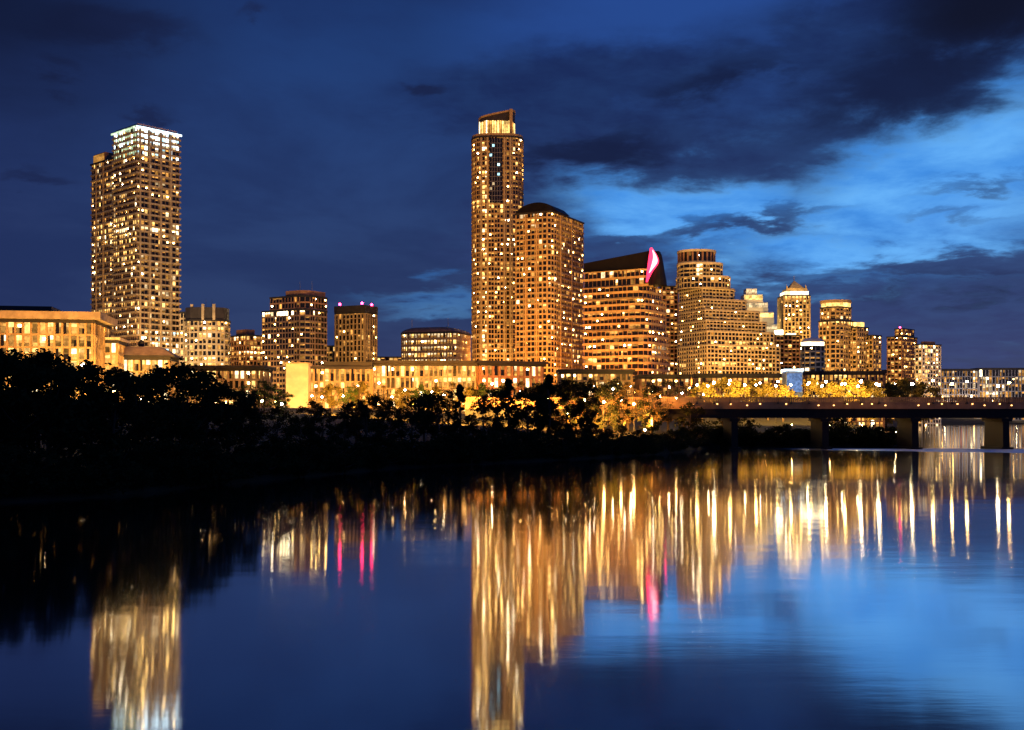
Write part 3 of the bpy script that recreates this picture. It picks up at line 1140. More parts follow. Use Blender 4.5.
# --- gold crowned tower with wings
D = 720
pl = rounded(corner(819, 838, 855, D, 50), (0,), 6, 3)
B = Building('gold_crowned_tower', 'golden drum-crowned tower with two lower wings on its right', 'tower', pl)
kw = dict(fl=3.1, bay=2.8, sp=.9, so=.3, pw=.7, po=.25, mat='tan_concrete', lit=.5, pal=[('lit_dim', 3), ('lit_amber', 5), ('lit_gold', 3), ('lit_cream', .6)])
B.volume(pl, None, Z(321, D), band=lambda q, nf, z, mid, c, nb: 'lit_gold' if q == nf - 1 else None, **kw)
p2 = rounded(corner(820.5, 838, 851, D + 1.5, 50), (0,), 6, 3)
B.volume(p2, Z(321, D) + .9, Z(307, D), **kw)
b = MB(); b.prism(ell(821.5, 850, D + 3, .9, 16), Z(307, D) + .92, Z(302, D), 'lit_gold'); b.build('lit_drum', B.root)
b = MB(); b.prism(ell(820.5, 851, D + 2.2, .9, 16), Z(302, D), Z(299, D), 'tan_concrete'); b.build('drum_cap', B.root)
B.volume(corner(848, 857, 868, D + 6, 50), None, Z(327, D), **kw)
b = MB(); b.prism(ell(852, 864, D + 9, .9, 12), Z(327, D) + .92, Z(321, D), 'lit_gold'); b.build('lit_turret', B.root)
B.volume(corner(862, 873, 881, D + 10, 50), None, Z(335, D), **kw)
B.done()
# --- red brown tower and white neighbour
D = 880
pl = corner(887, 902, 917, D, 45)
B = Building('red_brick_tower', 'red-brown apartment tower with notched top near the right end', 'tower', pl)
kw = dict(fl=3.2, bay=3.0, sp=.9, so=.3, pw=.6, mat='brick', lit=.62, pal=[('lit_dim', 2), ('lit_amber', 6), ('lit_gold', 3)])
B.volume(pl, None, Z(337, D), **kw)
B.volume(corner(895, 903, 914, D + 3, 45), Z(337, D) + .9, Z(329, D), **kw)
b = MB(); b.ball((X(904, D), D + 9, Z(329, D) + 2), .7, 'red_beacon'); b.tube([(X(904, D), D + 9, Z(329, D) + .8), (X(904, D), D + 9, Z(329, D) + 1.5)], [.12, .12], 'iron', 6); b.build('beacon', B.root)
B.done(50)
D = 860
pl = corner(915, 922, 941, D, 65)
B = Building('white_apartment_tower', 'short white gridded apartment tower, last tower on the right', 'tower', pl)
B.volume(pl, None, Z(345, D), fl=3.3, bay=3.0, sp=.9, so=.3, pw=.8, mat='white_panel', lit=.6, pal=[('lit_amber', 2), ('lit_gold', 3), ('lit_cream', 5)])
roofbox(B, shrink(pl, .55), Z(345, D) + .9, 2.2, 'brick', 'roof_plant')
B.done(50)

# --- long colonnaded hall
D = 390
pl = front(372, 476, D, 16, 3)
B = Building('colonnaded_hall', 'long low hall with glowing colonnade under a thin dark roof', 'building', pl)
zt = Z(366, D)
B.volume(pl, None, zt, fl=4.2, bay=1.7, sp=.5, so=.2, pw=.5, po=.7, mat='limestone', lit=4, pal=[('lit_dim', 3), ('lit_amber', 6), ('lit_gold', 4), ('lit_cream', 1), ('lit_hot', .2)])
b = MB(); b.prism(offset(pl, 2), zt + .95, zt + 1.9, 'dark_roof'); b.build('flat_roof', B.root)
B.done(60)
D = 392
pl = front(477.5, 546, D + 2, 16, 24)
B = Building('brick_hall', 'brick hall with sloping dark roofline below the tallest tower', 'building', pl)
zt = Z(366, D)
B.volume(pl, None, zt, fl=4.0, bay=2.4, sp=.9, so=.2, pw=.9, po=.5, mat='brick', lit=2.2, pal=[('lit_dim', 3), ('lit_amber', 3), ('lit_gold', 2), ('lit_cream', 1.5)])
b = MB(); b.prism(offset(pl, 1.6), zt + .95, zt + 1.8, 'dark_roof'); b.build('flat_roof', B.root)
B.done(40)
D = 380
pl = front(309, 371, D, 16, 4)
B = Building('gallery_hall', 'low columned hall left of the colonnade beside a bright blank wall', 'building', pl)
zt = Z(369, D)
B.volume(pl, None, zt, fl=4.2, bay=1.8, sp=.5, so=.2, pw=.6, po=.6, mat='tan_concrete', lit=3, pal=[('lit_dim', 3), ('lit_amber', 5), ('lit_gold', 2)])
b = MB(); b.prism(front(324, 372, D + 1, 12, 4), zt + .95, zt + 2.6, 'dark_roof'); b.build('flat_roof', B.root)
B.done(40)
D = 372
pl = front(286, 308, D, 9, 3)
B = Building('blank_tower_block', 'plain pale floodlit wall block with no windows', 'building', pl)
b = MB(); b.prism(pl, B.z, Z(364, D), 'pale_plaster'); b.build('wall', B.root)
b = MB(); b.prism(offset(pl, .25), Z(364, D) + .01, Z(364, D) + .5, 'limestone'); b.build('coping', B.root)

# --- little blue screen box
D = 470
pl = front(786, 803, D, 7)
B = Building('blue_kiosk', 'small square block with pale blue lit front beneath the white domed block', 'building', pl)
b = MB(); b.prism(pl, B.z, Z(371, D), 'blue_panel'); b.build('wall', B.root)
b = MB(); b.face([(X(787, D), D - .06, Z(392, D)), (X(802, D), D - .06, Z(392, D)), (X(802, D), D - .06, Z(373, D)), (X(787, D), D - .06, Z(373, D))], 'blue_screen'); b.build('lit_front', B.root)
b = MB(); b.prism(offset(pl, .3), Z(371, D) + .01, Z(369, D), 'lit_white'); b.build('lit_coping', B.root)

# --- street level fronts, right half
def terrace(xl, xr, D, yt, name, label, mat, lit, pal, bay=2.4, fl=3.4, roof='dark_roof', n=40):
    pl = front(xl, xr, D, 16)
    B = Building(name, label, 'building', pl)
    B.volume(pl, None, Z(yt, D), fl=fl, bay=bay, sp=.8, so=.2, pw=.7, po=.4, mat=mat, lit=lit, pal=pal)
    b = MB(); b.prism(offset(pl, 1.2), Z(yt, D) + .95, Z(yt, D) + 2.0, roof); b.build('flat_roof', B.root)
    B.done(n)
PG = [('lit_dim', 5), ('lit_amber', 6), ('lit_gold', 4), ('lit_cream', 1), ('lit_hot', .2)]
PW = [('lit_cream', 1.5), ('lit_hot', .3), ('lit_soft', 5), ('lit_dim', 6), ('lit_amber', 3), ('red_lit', .7)]
terrace(560, 632, 470, 374, 'shop_terrace', 'amber shop terrace under the black roofed banded office', 'tan_concrete', 2.5, PG)
terrace(640, 690, 480, 379, 'shop_terrace', 'low shop terrace between the banded office and the ziggurat', 'brick', 2.5, PG)
terrace(696, 784, 500, 378, 'shop_terrace', 'long dim brick terrace at the foot of the ziggurat tower', 'brick', 2.0, PG)
terrace(806, 884, 560, 375, 'shop_terrace', 'terrace with amber shopfronts below the gold crowned tower', 'brick', 2.2, PG)
terrace(885, 938, 940, 372, 'riverside_block', 'dim riverside block beneath the red-brown and white towers', 'brick', 2.0, PG)
terrace(936, 978, 1010, 371, 'riverside_block', 'pale lit riverside block between the white apartment tower and the longest block', 'grey_steel', 1.2, PW, 2.4, 5.5)
terrace(979, 1080, 1010, 370, 'riverside_block', 'longest riverside block with bright white fronts at the right edge', 'grey_steel', 1.2, PW, 3, 6.5)
terrace(178, 262, 400, 371, 'park_terrace', 'low amber terrace in front of the rounded mid-rise', 'tan_concrete', 1.3, [('lit_amber', 5), ('lit_gold', 4), ('lit_cream', 1)], 2, 3.4)

for nm_, pxs, zz_, D_ in (('glass_office', (300, 312), 288.6, 608), ('rounded_office', (206, 212), 306.6, 572), ('barrel_roofed_office', (412, 448), 326.5, 566)):
    r_ = bpy.data.objects[nm_]
    for px in pxs:
        b = MB(); b.tube([(X(px, D_), D_, Z(zz_, D_) - .8), (X(px, D_), D_, Z(zz_, D_) + 2.2), (X(px, D_), D_, Z(zz_, D_) + 4.2)], [.14, .1, .04], 'grey_steel', 6); b.build('roof_mast', r_)
# ------------------------------------------------------------------ bridge
BD = 281.0
bt = Z(403, BD)          # deck top
bb = Z(418, BD)            # girder underside
BX0, BX1 = -12.0, 215.0
bridge = thing('road_bridge', 'long low road bridge with rust-brown railing crossing the river on the right', 'bridge', (X(916, BD), BD + 6, 0))
b = MB(); b.box(((BX0 + BX1) / 2, BD + 6, bt - .75), (BX1 - BX0, 12.8, 1.5), 'rust_rail'); b.build('deck', bridge)
for yy in (BD + .9, BD + 6, BD + 11.1):
    b = MB(); b.box(((BX0 + BX1) / 2, yy, (bt - 1.5 + bb) / 2), (BX1 - BX0, .9, bt - 1.5 - bb - .01), 'black_roof_and_shade'); b.build('girder', bridge)  # girders coloured black for the shade under the deck
for yy in (BD - .25, BD + 12.25):
    b = MB()
    b.box(((BX0 + BX1) / 2, yy, bt + .14), (BX1 - BX0, .35, .28), 'rust_rail')
    b.box(((BX0 + BX1) / 2, yy, bt + 1.42), (BX1 - BX0, .22, .16), 'rust_rail')
    x = BX0 + .4
    while x < BX1:
        b.box((x, yy, bt + .81), (.36, .13, 1.06), 'rust_rail'); x += .55
    b.build('railing', bridge)
for px in (735, 826, 916, 1007, 1098):
    x = X(px, BD)
    b = MB()
    b.box((x, BD + 6, bb - .45), (2.6, 12.2, .88), 'black_roof_and_shade')  # pier colour is blackened like the shade around it
    b.hexa([(x - .9, BD + .2, -2), (x + .9, BD + .2, -2), (x + .9, BD + 11.8, -2), (x - .9, BD + 11.8, -2)], [(x - .8, BD + .6, bb - .9), (x + .8, BD + .6, bb - .9), (x + .8, BD + 11.4, bb - .9), (x - .8, BD + 11.4, bb - .9)], 'black_roof_and_shade')
    b.box((x, BD + 6, .1), (3, 13, .8), 'black_roof_and_shade')
    b.build('pier', bridge)
b = MB(); b.box(((BX0 + BX1) / 2, BD + 6, bt + .006), (BX1 - BX0, 9.5, .012), 'asphalt'); b.build('carriageway', bridge)
for i in range(34):
    x = 42 + i * 3.6 + rnd.uniform(-.8, .8)
    if rnd.random() < .75:
        b = MB(); b.box((x, BD - .47, bt - rnd.choice([.25, .25, .6])), (.34, .08, .16), 'rail_gold'); b.build('rail_light', bridge)
rd = MB()
for i in range(38):
    rd.box((BX0 + 3 + i * 6, BD + 6, bt + .018), (2.6, .14, .006), 'white_panel')
rd.build('lane_marking', bridge)

# ------------------------------------------------------------------ lamps
def lamp_mesh(h, r, mat, arms=False):
    return h, r, mat


def lamp(x, y, z, h, r, mat, label, name='street_lamp', group='street lamps'):
    t = thing(name, label, 'street lamp', (x, y, z), group)
    b = MB(); b.tube([(x, y, z - .02), (x, y, z + .3), (x, y, z + .35), (x, y, z + h - r * .95)], [.16, .16, .08, .055], 'iron', 7); b.build('pole', t)
    b = MB(); b.tube([(x, y, z + h - r * 1.15), (x, y, z + h - r * .8)], [.12, r * .75], 'iron', 8); b.build('collar', t)
    b = MB(); b.ball((x, y, z + h), r, mat, 10, 7); b.build('globe', t, smooth=True)
    b = MB(); b.tube([(x, y, z + h + r * .97), (x, y, z + h + r * 1.3)], [.1, .02], 'iron', 6); b.build('finial', t)
    return t


ORD = ['first', 'second', 'third', 'fourth', 'fifth', 'sixth', 'seventh', 'eighth', 'ninth', 'tenth', 'eleventh', 'twelfth', 'thirteenth', 'fourteenth', 'fifteenth', 'sixteenth', 'seventeenth', 'eighteenth', 'nineteenth', 'twentieth']
bridge_px = [697, 714, 730, 756, 778, 791, 809, 826, 845, 861, 879, 912, 933, 952, 967, 998, 1009]
for i, px in enumerate(bridge_px):
    yy = BD + (-.95 if i % 4 != 3 else 11.3)
    h = 4.6 + (i * 37 % 5) * .28
    big = px in (714, 826, 861, 879, 912, 998)
    bk = MB()
    if i % 4 != 3:
        bk.box((X(px, yy), BD - .75, bt - .12), (.5, .9, .22), 'iron'); bk.build('lamp_bracket', bridge)
    lamp(X(px, yy), yy, bt, h, .27 + (.06 if big else 0), 'lamp_white' if big else 'lamp_gold', 'globe street lamp on the bridge, %s from its left end' % ORD[i], group='globe lamps along the bridge')

# ------------------------------------------------------------------ trees
def tree_proto(seed, h, w, shape, leafmat, nleaf=2600, leaf=.5, trunk_h=.3):
    r = random.Random(seed)
    tr = MB()
    top = h * .82
    pts, rad = [], []
    n = 6
    dx, dy = 0, 0
    for i in range(n):
        t = i / (n - 1)
        dx += r.uniform(-.25, .25); dy += r.uniform(-.25, .25)
        pts.append((dx * t, dy * t, top * t - .4)); rad.append(.28 * h / 12 * (1 - .82 * t) + .03)
    tr.tube(pts, rad, 'bark', 8)
    clumps = []
    nc = 34
    for i in range(nc):
        a = r.uniform(0, 2 * math.pi)
        if shape == 'cone':
            t = r.uniform(.12, 1.0)
            rr = w * (1.03 - t) * r.uniform(.4, 1.0)
            zz = h * t * .97
        else:
            u = r.uniform(-1, 1)
            rr = w * math.sqrt(1 - u * u) * r.uniform(.35, 1.0)
            zz = h * (trunk_h + (1 - trunk_h) * .5) + u * h * (1 - trunk_h) * .46
        c = Vector((rr * math.cos(a), rr * math.sin(a), zz))
        cr = w * r.uniform(.18, .40) if shape != 'cone' else w * r.uniform(.12, .28)
        clumps.append((c, cr))
        if i % 2 == 0:
            s0 = Vector((0, 0, max(h * .15, zz * .55)))
            mid = (s0 + c) / 2 + Vector((0, 0, -.3))
            tr.tube([tuple(s0), tuple(mid), tuple(c)], [.10 * h / 12, .06, .02], 'bark', 5)
    cm = MB()
    per = nleaf // nc
    for c, cr in clumps:
        for _ in range(per):
            d = Vector((r.gauss(0, 1), r.gauss(0, 1), r.gauss(0, 1)))
            d = d.normalized() * cr * (r.random() ** .45) * r.uniform(.7, 1.15)
            d.z *= .75
            p = c + d
            u = Vector((r.gauss(0, 1), r.gauss(0, 1), r.gauss(0, .6))).normalized()
            v = u.orthogonal().normalized()
            v = (Matrix.Rotation(r.uniform(0, 6.28), 3, u) @ v)
            L = leaf * r.uniform(.6, 1.3)
            uu = u * L * .5
            vv_ = v * L * .3
            cm.face([p - uu, p + vv_, p + uu, p - vv_], leafmat)
    return tr, cm


class Proto:
    def __init__(s, *a, **kw):
        s.tr, s.cm = tree_proto(*a, **kw)
        s.first = None


PROTOS = {
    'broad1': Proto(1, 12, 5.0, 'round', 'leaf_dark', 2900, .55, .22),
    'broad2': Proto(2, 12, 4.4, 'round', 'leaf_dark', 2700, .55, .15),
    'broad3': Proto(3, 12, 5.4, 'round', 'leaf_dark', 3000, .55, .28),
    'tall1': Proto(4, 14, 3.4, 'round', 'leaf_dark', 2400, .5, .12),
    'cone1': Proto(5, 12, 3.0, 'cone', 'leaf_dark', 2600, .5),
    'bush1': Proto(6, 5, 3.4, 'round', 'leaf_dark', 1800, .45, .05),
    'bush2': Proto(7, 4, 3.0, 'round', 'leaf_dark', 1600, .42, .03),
    'green1': Proto(8, 10, 4.4, 'round', 'leaf_green', 2400, .5, .2),
    'lamplit_amber1': Proto(9, 11, 4.0, 'round', 'leaf_rust', 1500, .45, .2),
    'lamplit_gold1': Proto(11, 10, 4.6, 'round', 'leaf_gold', 2600, .6, .2),
    'lamplit_amber2': Proto(10, 10, 4.3, 'round', 'leaf_rust', 1300, .45, .25),
}


def plant(kind, x, y, h, label, cat='tree', name='broadleaf_tree', group=None, wide=1.0):
    P = PROTOS[kind]
    base = {'broad1': 12, 'broad2': 12, 'broad3': 12, 'tall1': 14, 'cone1': 12, 'bush1': 5, 'bush2': 4, 'green1': 10, 'lamplit_amber1': 11, 'lamplit_amber2': 10, 'lamplit_gold1': 10}[kind]
    t = thing(name, label, cat, (x, y, gz(x, y) - .15), group)
    s_ = h / base
    t.scale = (s_ * wide, s_ * wide, s_)
    t.rotation_euler = (0, 0, rnd.uniform(0, 6.28))
    if P.first is None:
        ta = P.tr.build('trunk'); ca = P.cm.build('crown')
        P.first = (ta, ca)
    else:
        ta, ca = P.first[0].copy(), P.first[1].copy()
        COL.objects.link(ta); COL.objects.link(ca)
    ta.parent = t; ca.parent = t
    return t


BEHIND = [(70, 'the low wide civic building'), (110, 'the stone annexe'), (178, 'the white crowned tower'), (230, 'the rounded mid-rise'), (262, 'the small amber block'), (285, 'the brown glass office'), (310, 'the blank pale wall'), (335, 'the gallery hall'), (378, 'the ribbed tower'), (400, 'the shop block'), (470, 'the barrel roofed office'), (516, 'the tallest skyscraper'), (584, 'the condominium tower'), (672, 'the banded office'), (784, 'the ziggurat tower'), (812, 'the spired tower'), (860, 'the gold crowned tower'), (2000, 'the last towers on the right')]


def behind(px):
    for a, n in BEHIND:
        if px < a:
            return n


# bank trees, front row: column, crown top row, kind
front_row = [(-62, 350, 'broad1'), (-30, 352, 'broad2'), (-2, 356, 'broad3'), (24, 353, 'broad1'), (48, 356, 'broad2'), (70, 362, 'broad1'), (92, 400, 'broad2'), (112, 376, 'broad3'), (135, 374, 'broad1'), (160, 371, 'broad2'), (184, 371, 'broad3'), (206, 375, 'broad2'), (228, 388, 'broad1'), (250, 406, 'broad2'),
             (276, 412, 'broad3'), (300, 418, 'broad1'), (322, 410, 'broad2'), (345, 414, 'broad1'), (366, 408, 'broad3'), (390, 403, 'broad2'), (412, 399, 'broad1'), (438, 398, 'broad3'), (460, 386, 'cone1'), (484, 398, 'broad2'), (508, 380, 'cone1'), (528, 392, 'broad1'), (549, 376, 'cone1'), (566, 382, 'broad2'), (588, 384, 'tall1')]
nth = {}
items = []
for px, yt, kind in front_row:
    # step inland from the shore along the ray of that column
    D = 80.0
    while D < 400 and D - shore_d(X(px, D)) < 8 + rnd.random() * 6:
        D += 1
    items.append((px, yt, kind, D, 'front'))
back_row = [(-45, 362, 'broad3'), (8, 360, 'broad2'), (38, 362, 'broad3'), (62, 372, 'broad1'), (104, 402, 'broad1'), (148, 380, 'broad3'), (196, 381, 'broad1'), (240, 404, 'broad3'), (312, 404, 'broad2'), (356, 402, 'broad1'), (378, 399, 'broad3'), (424, 396, 'broad2'), (448, 392, 'tall1'), (496, 390, 'broad1'), (538, 388, 'broad3'), (578, 384, 'broad1'), (604, 388, 'broad2')]
for px, yt, kind in back_row:
    D = 80.0
    while D < 400 and D - shore_d(X(px, D)) < 26 + rnd.random() * 8:
        D += 1
    items.append((px, yt, kind, D, 'back'))
items.sort()
cnt = {}
tot = {}
for px, yt, kind, D, row in items:
    key = (behind(px), kind.startswith('cone'))
    tot[key] = tot.get(key, 0) + 1
for px, yt, kind, D, row in items:
    x = X(px, D)
    h = max(4.0, Z(yt, D) - gz(x, D) + .6)
    key = (behind(px), kind.startswith('cone'))
    cnt[key] = cnt.get(key, 0) + 1
    word = 'dark pointed' if key[1] else ('tall black leafy' if h > 12 else 'dark leafy')
    if tot[key] == 1:
        lab = '%s tree on the bank in front of %s' % (word, key[0])
    else:
        lab = '%s bank tree, %s from left in front of %s' % (word, ORD[cnt[key] - 1], key[0])
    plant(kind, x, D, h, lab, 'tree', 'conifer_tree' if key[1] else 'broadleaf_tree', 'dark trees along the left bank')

# waterside bushes that close the foot of the bank
bl = []
px = -75
while px < 905:
    D = 70.0
    off = rnd.uniform(.2, 2.0)
    while D < 400 and D - shore_d(X(px, D)) < off:
        D += .5
    bl.append((px, D))
    px += 1500 / D * rnd.uniform(1.0, 1.8)
bc, bt_ = {}, {}
for px, D in bl:
    bt_[behind(px)] = bt_.get(behind(px), 0) + 1
for px, D in bl:
    kb = behind(px)
    bc[kb] = bc.get(kb, 0) + 1
    lab = 'dark bush at the water edge below %s' % kb if bt_[kb] == 1 else 'dark waterside bush, %s from left below %s' % (ORD[bc[kb] - 1], kb)
    plant(rnd.choice(['bush1', 'bush2']), X(px, D), D, rnd.uniform(3.5, 5.5), lab, 'bush', 'waterside_bush', 'dark bushes along the water edge', 1.15)
D = 292
plant('bush1', X(738, D), 312, 7.0, 'dark round bush behind the left bridge pier', 'bush', 'waterside_bush', 'dark bushes along the water edge', 1.0)
plant('bush2', X(764, D), 316, 5.0, 'dark bush under the bridge, right of the round one', 'bush', 'waterside_bush', 'dark bushes along the water edge', 1.0)
plant('bush1', X(865, D), 316, 5.5, 'dark bush under the bridge near the middle pier', 'bush', 'waterside_bush', 'dark bushes along the water edge', 1.2)

# green lit trees by the pale wall and amber lit trees near the bridge
greens = [(244, 385, 252), (264, 380, 264), (282, 389, 257)]
for i, (px, yt, D) in enumerate(greens):
    x = X(px, D)
    plant('green1', x, D, Z(yt, D) - gz(x, D), '%s lamp-lit green tree below the brown glass office' % ['left', 'middle', 'right'][i], 'tree', 'broadleaf_tree', 'lamp-lit green trees')
ambers = [(556, 392, 262, 'lamplit_amber1'), (574, 396, 255, 'lamplit_amber2'), (596, 393, 262, 'lamplit_amber1'), (614, 392, 268, 'lamplit_amber2'), (628, 382, 280, 'lamplit_amber1'), (640, 430, 258, 'lamplit_amber2'), (651, 388, 275, 'lamplit_amber2'), (668, 380, 300, 'lamplit_amber1'), (684, 384, 298, 'lamplit_amber2'), (606, 420, 248, 'lamplit_amber1')]
ambers.sort()
for i, (px, yt, D, kd) in enumerate(ambers):
    x = X(px, D)
    plant(kd, x, D, max(3.5, Z(yt, D) - gz(x, D)), 'amber lamp-lit tree on the point, %s from the left' % ORD[i], 'tree', 'broadleaf_tree', 'amber lamp-lit trees on the point')
gold = [(316, 388), (332, 384), (348, 386), (362, 382), (384, 385), (402, 388), (418, 384), (436, 387), (452, 382), (470, 387), (486, 383), (503, 386), (520, 381), (536, 384), (552, 380), (572, 379), (592, 378), (612, 380)]
for i, (px, yt) in enumerate(gold):
    D = 296 + (i * 37 % 9) * 3
    x = X(px, D)
    plant(['lamplit_amber1', 'lamplit_gold1', 'green1', 'lamplit_gold1'][i % 4], x, D, Z(yt, D) - gz(x, D), 'golden street-lit tree in front of the long halls, %s from the left' % ORD[i], 'tree', 'street_tree', 'golden lit trees before the halls')
dk = [(652, 384, 262, 'tall1'), (622, 396, 256, 'tall1'), (690, 402, 276, 'broad2')]
for (px, yt, D, kd), w_ in zip(dk, ('tallest dark tree among the amber trees on the point', 'slim dark tree left of the tallest one on the point', 'dark tree where the bridge meets the point')):
    x = X(px, D)
    plant(kd, x, D, Z(yt, D) - gz(x, D), w_, 'tree', 'broadleaf_tree', 'dark trees on the point')
# street trees behind the bridge
st = [(702, 384), (722, 379), (738, 382), (752, 380), (768, 384), (783, 386), (812, 380), (834, 383), (850, 380), (868, 382), (886, 384), (904, 380), (924, 384)]
for i, (px, yt) in enumerate(st):
    D = 372 + (i * 29 % 11) * 3
    if px > 880: D = 600 + (px - 880) * 3
    x = X(px, D)
    plant('lamplit_gold1', x, D, max(5, Z(yt, D) - gz(x, D)), 'gold lit street tree behind the bridge, %s from the left' % ORD[i], 'tree', 'street_tree', 'lit street trees behind the bridge')

# lamps among the trees: column, height row, distance, material
park = [(312, 396, 318, 'lamp_white'), (356, 394, 318, 'lamp_gold'), (392, 397, 312, 'lamp_white'), (444, 395, 315, 'lamp_white'), (18, 404, 142, 'lamp_path'), (44, 408, 140, 'lamp_path'), (101, 400, 152, 'lamp_path'), (103, 422, 140, 'lamp_path'), (140, 398, 165, 'lamp_path'), (166, 404, 168, 'lamp_path'), (202, 414, 168, 'lamp_path'), (226, 412, 176, 'lamp_path'), (96, 386, 205, 'lamp_gold'), (118, 384, 210, 'lamp_gold'), (176, 384, 225, 'lamp_gold'), (240, 398, 240, 'lamp_white'), (262, 401, 246, 'lamp_gold'), (282, 404, 249, 'lamp_white'), (322, 397, 280, 'lamp_gold'), (343, 396, 300, 'lamp_gold'), (379, 383, 320, 'lamp_white'), (405, 390, 300, 'lamp_gold'), (432, 392, 300, 'lamp_gold'), (472, 389, 300, 'lamp_gold'), (492, 384, 310, 'lamp_white'), (520, 392, 285, 'lamp_gold'),
        (548, 398, 258, 'lamp_gold'), (567, 414, 248, 'lamp_gold'), (585, 400, 256, 'lamp_gold'), (604, 402, 258, 'lamp_gold'), (621, 400, 270, 'lamp_gold'), (634, 404, 262, 'lamp_gold'), (645, 440, 256, 'lamp_gold'), (660, 396, 280, 'lamp_gold'), (676, 398, 290, 'lamp_gold'), (690, 388, 310, 'lamp_gold'), (553, 391, 312, 'lamp_white'), (576, 388, 318, 'lamp_white'), (594, 386, 322, 'lamp_gold'), (613, 389, 316, 'lamp_white'), (631, 387, 320, 'lamp_white'), (652, 391, 318, 'lamp_white'), (669, 387, 324, 'lamp_white'), (682, 393, 318, 'lamp_white')]
cnt, tot = {}, {}
park.sort()
for px, *_ in park:
    tot[behind(px)] = tot.get(behind(px), 0) + 1
for px, py, D, mt in park:
    kb = behind(px)
    cnt[kb] = cnt.get(kb, 0) + 1
    x = X(px, D)
    z = gz(x, D)
    lab = 'lit globe park lamp among trees below %s' % kb if tot[kb] == 1 else 'lit park lamp among trees, %s from left below %s' % (ORD[cnt[kb] - 1], kb)
    lamp(x, D, z, max(2.6, Z(py, D) - z), .25, mt, lab, 'park_lamp', 'park lamps among the trees')
sl = [(708, 386), (729, 384), (745, 385), (760, 383), (776, 386), (808, 384), (822, 386), (842, 384), (858, 386), (876, 384), (895, 384), (914, 384)]
for i, (px, py) in enumerate(sl):
    D = 352 + (i * 29 % 11) * 3
    if px > 880: D = 590 + (px - 880) * 3
    x = X(px, D); z = gz(x, D)
    lamp(x, D, z, max(3, Z(py, D) - z), .34, 'lamp_white', 'quay street lamp behind the bridge, %s from the left' % ORD[i], 'street_lamp', 'quay lamps behind the bridge')

# low retaining wall with pale coping by the green trees
D = 236
wl = thing('retaining_wall', 'low pale retaining wall under the lamp-lit green trees', 'wall', (X(284, D), D, gz(X(284, D), D)))
b = MB(); b.box((X(284, D), D, Z(423, D) - 1.2), (9.5, .5, 2.2), 'concrete', -.1); b.build('wall', wl)
b = MB(); b.box((X(284, D), D, Z(423, D) + .02), (9.8, .7, .2), 'pale_plaster', -.1); b.build('coping', wl)

# floodlit edge of the promenade under the bridge
pr = thing('promenade_wall', 'dim riverside promenade wall seen under the bridge', 'wall', (X(830, 320), 322, gz(X(830, 320), 322)))
b = MB(); b.box((X(835, 320), 326, 3.0), (34, .5, 1.6), 'tan_concrete'); b.build('wall', pr)
b = MB(); b.box((X(835, 320), 326, 3.9), (34.4, .7, .2), 'limestone'); b.build('coping', pr)
for i, px in enumerate((792, 830, 862, 896)):
    D = 322
    x = X(px, D)
    lamp(x, D, gz(x, D), 2.6, .16, 'lamp_gold', 'short promenade lamp under the bridge, %s from the left' % ORD[i], 'promenade_lamp', 'promenade lamps under the bridge')

# ------------------------------------------------------------------ added spots without fixtures, for facades, trees and bridge
def flood(px, D, z, tpx, tD, tz, power, col=(1, .56, .20), size=70, rad=.6):
    l = bpy.data.lights.new('added_flood', 'SPOT')
    l.energy = power * (.70 if D > 480 else 1)
    l.color = (col[0], col[1] * .92, col[2] * .6)
    l.spot_size = R(size)
    l.spot_blend = .8
    l.shadow_soft_size = rad
    o = bpy.data.objects.new('added_flood', l)
    COL.objects.link(o)
    o.location = (X(px, D), D, z)
    t = Vector((X(tpx, tD), tD, tz))
    o.rotation_euler = (t - o.location).to_track_quat('-Z', 'Y').to_euler()


K = 1000
flood(20, 262, 13, 20, 300, 28, 150 * K, (1, .42, .09), size=120)
flood(80, 285, 12, 85, 318, 22, 60 * K, size=120)
flood(100, 500, 14, 110, 621, 80, 300 * K, (1, .64, .36), size=90)
flood(160, 500, 14, 158, 621, 80, 340 * K, (1, .74, .60), size=90)
flood(205, 500, 14, 205, 560, 40, 130 * K, (1, .52, .17), size=110)
flood(245, 585, 14, 245, 640, 35, 200 * K, size=110)
flood(290, 520, 14, 290, 600, 45, 180 * K, size=110)
flood(355, 570, 14, 355, 640, 45, 260 * K, size=110)
flood(432, 500, 14, 432, 560, 35, 70 * K, (1, .5, .16), size=120)
flood(485, 560, 14, 490, 700, 75, 480 * K, (1, .48, .14), size=95)
flood(515, 560, 14, 515, 700, 160, 260 * K, (1, .52, .18), size=60)
flood(545, 520, 14, 545, 630, 60, 520 * K, (1, .38, .08), size=95)
flood(600, 482, 22, 610, 560, 45, 250 * K, (1, .38, .085), size=110)
flood(650, 482, 22, 640, 560, 45, 170 * K, (1, .38, .085), size=110)
flood(684, 505, 22, 662, 570, 40, 170 * K, (1, .40, .09), size=110)
flood(690, 650, 20, 690, 740, 35, 320 * K, (1, .58, .24), size=105)
flood(745, 650, 20, 745, 740, 35, 390 * K, (1, .55, .20), size=105)
flood(762, 850, 60, 758, 900, 90, 130 * K, (1, .75, .42), size=110)
flood(800, 812, 55, 797, 850, 85, 320 * K, (1, .55, .16), size=120)  # floats without a fixture, added for the spired tower front
flood(797, 842, Z(284, 850), 797, 857, Z(284, 850), 7 * K, (1, .6, .2), size=120)  # added at the ledge so the spire shows lit
flood(812, 590, 18, 812, 640, 35, 60 * K, (1, .7, .4), size=110)
flood(845, 650, 20, 845, 720, 50, 500 * K, (1, .55, .18), size=110)
flood(905, 820, 20, 905, 880, 50, 150 * K, (1, .5, .18), size=110)
flood(930, 800, 20, 930, 860, 45, 90 * K, (1, .7, .38), size=110)
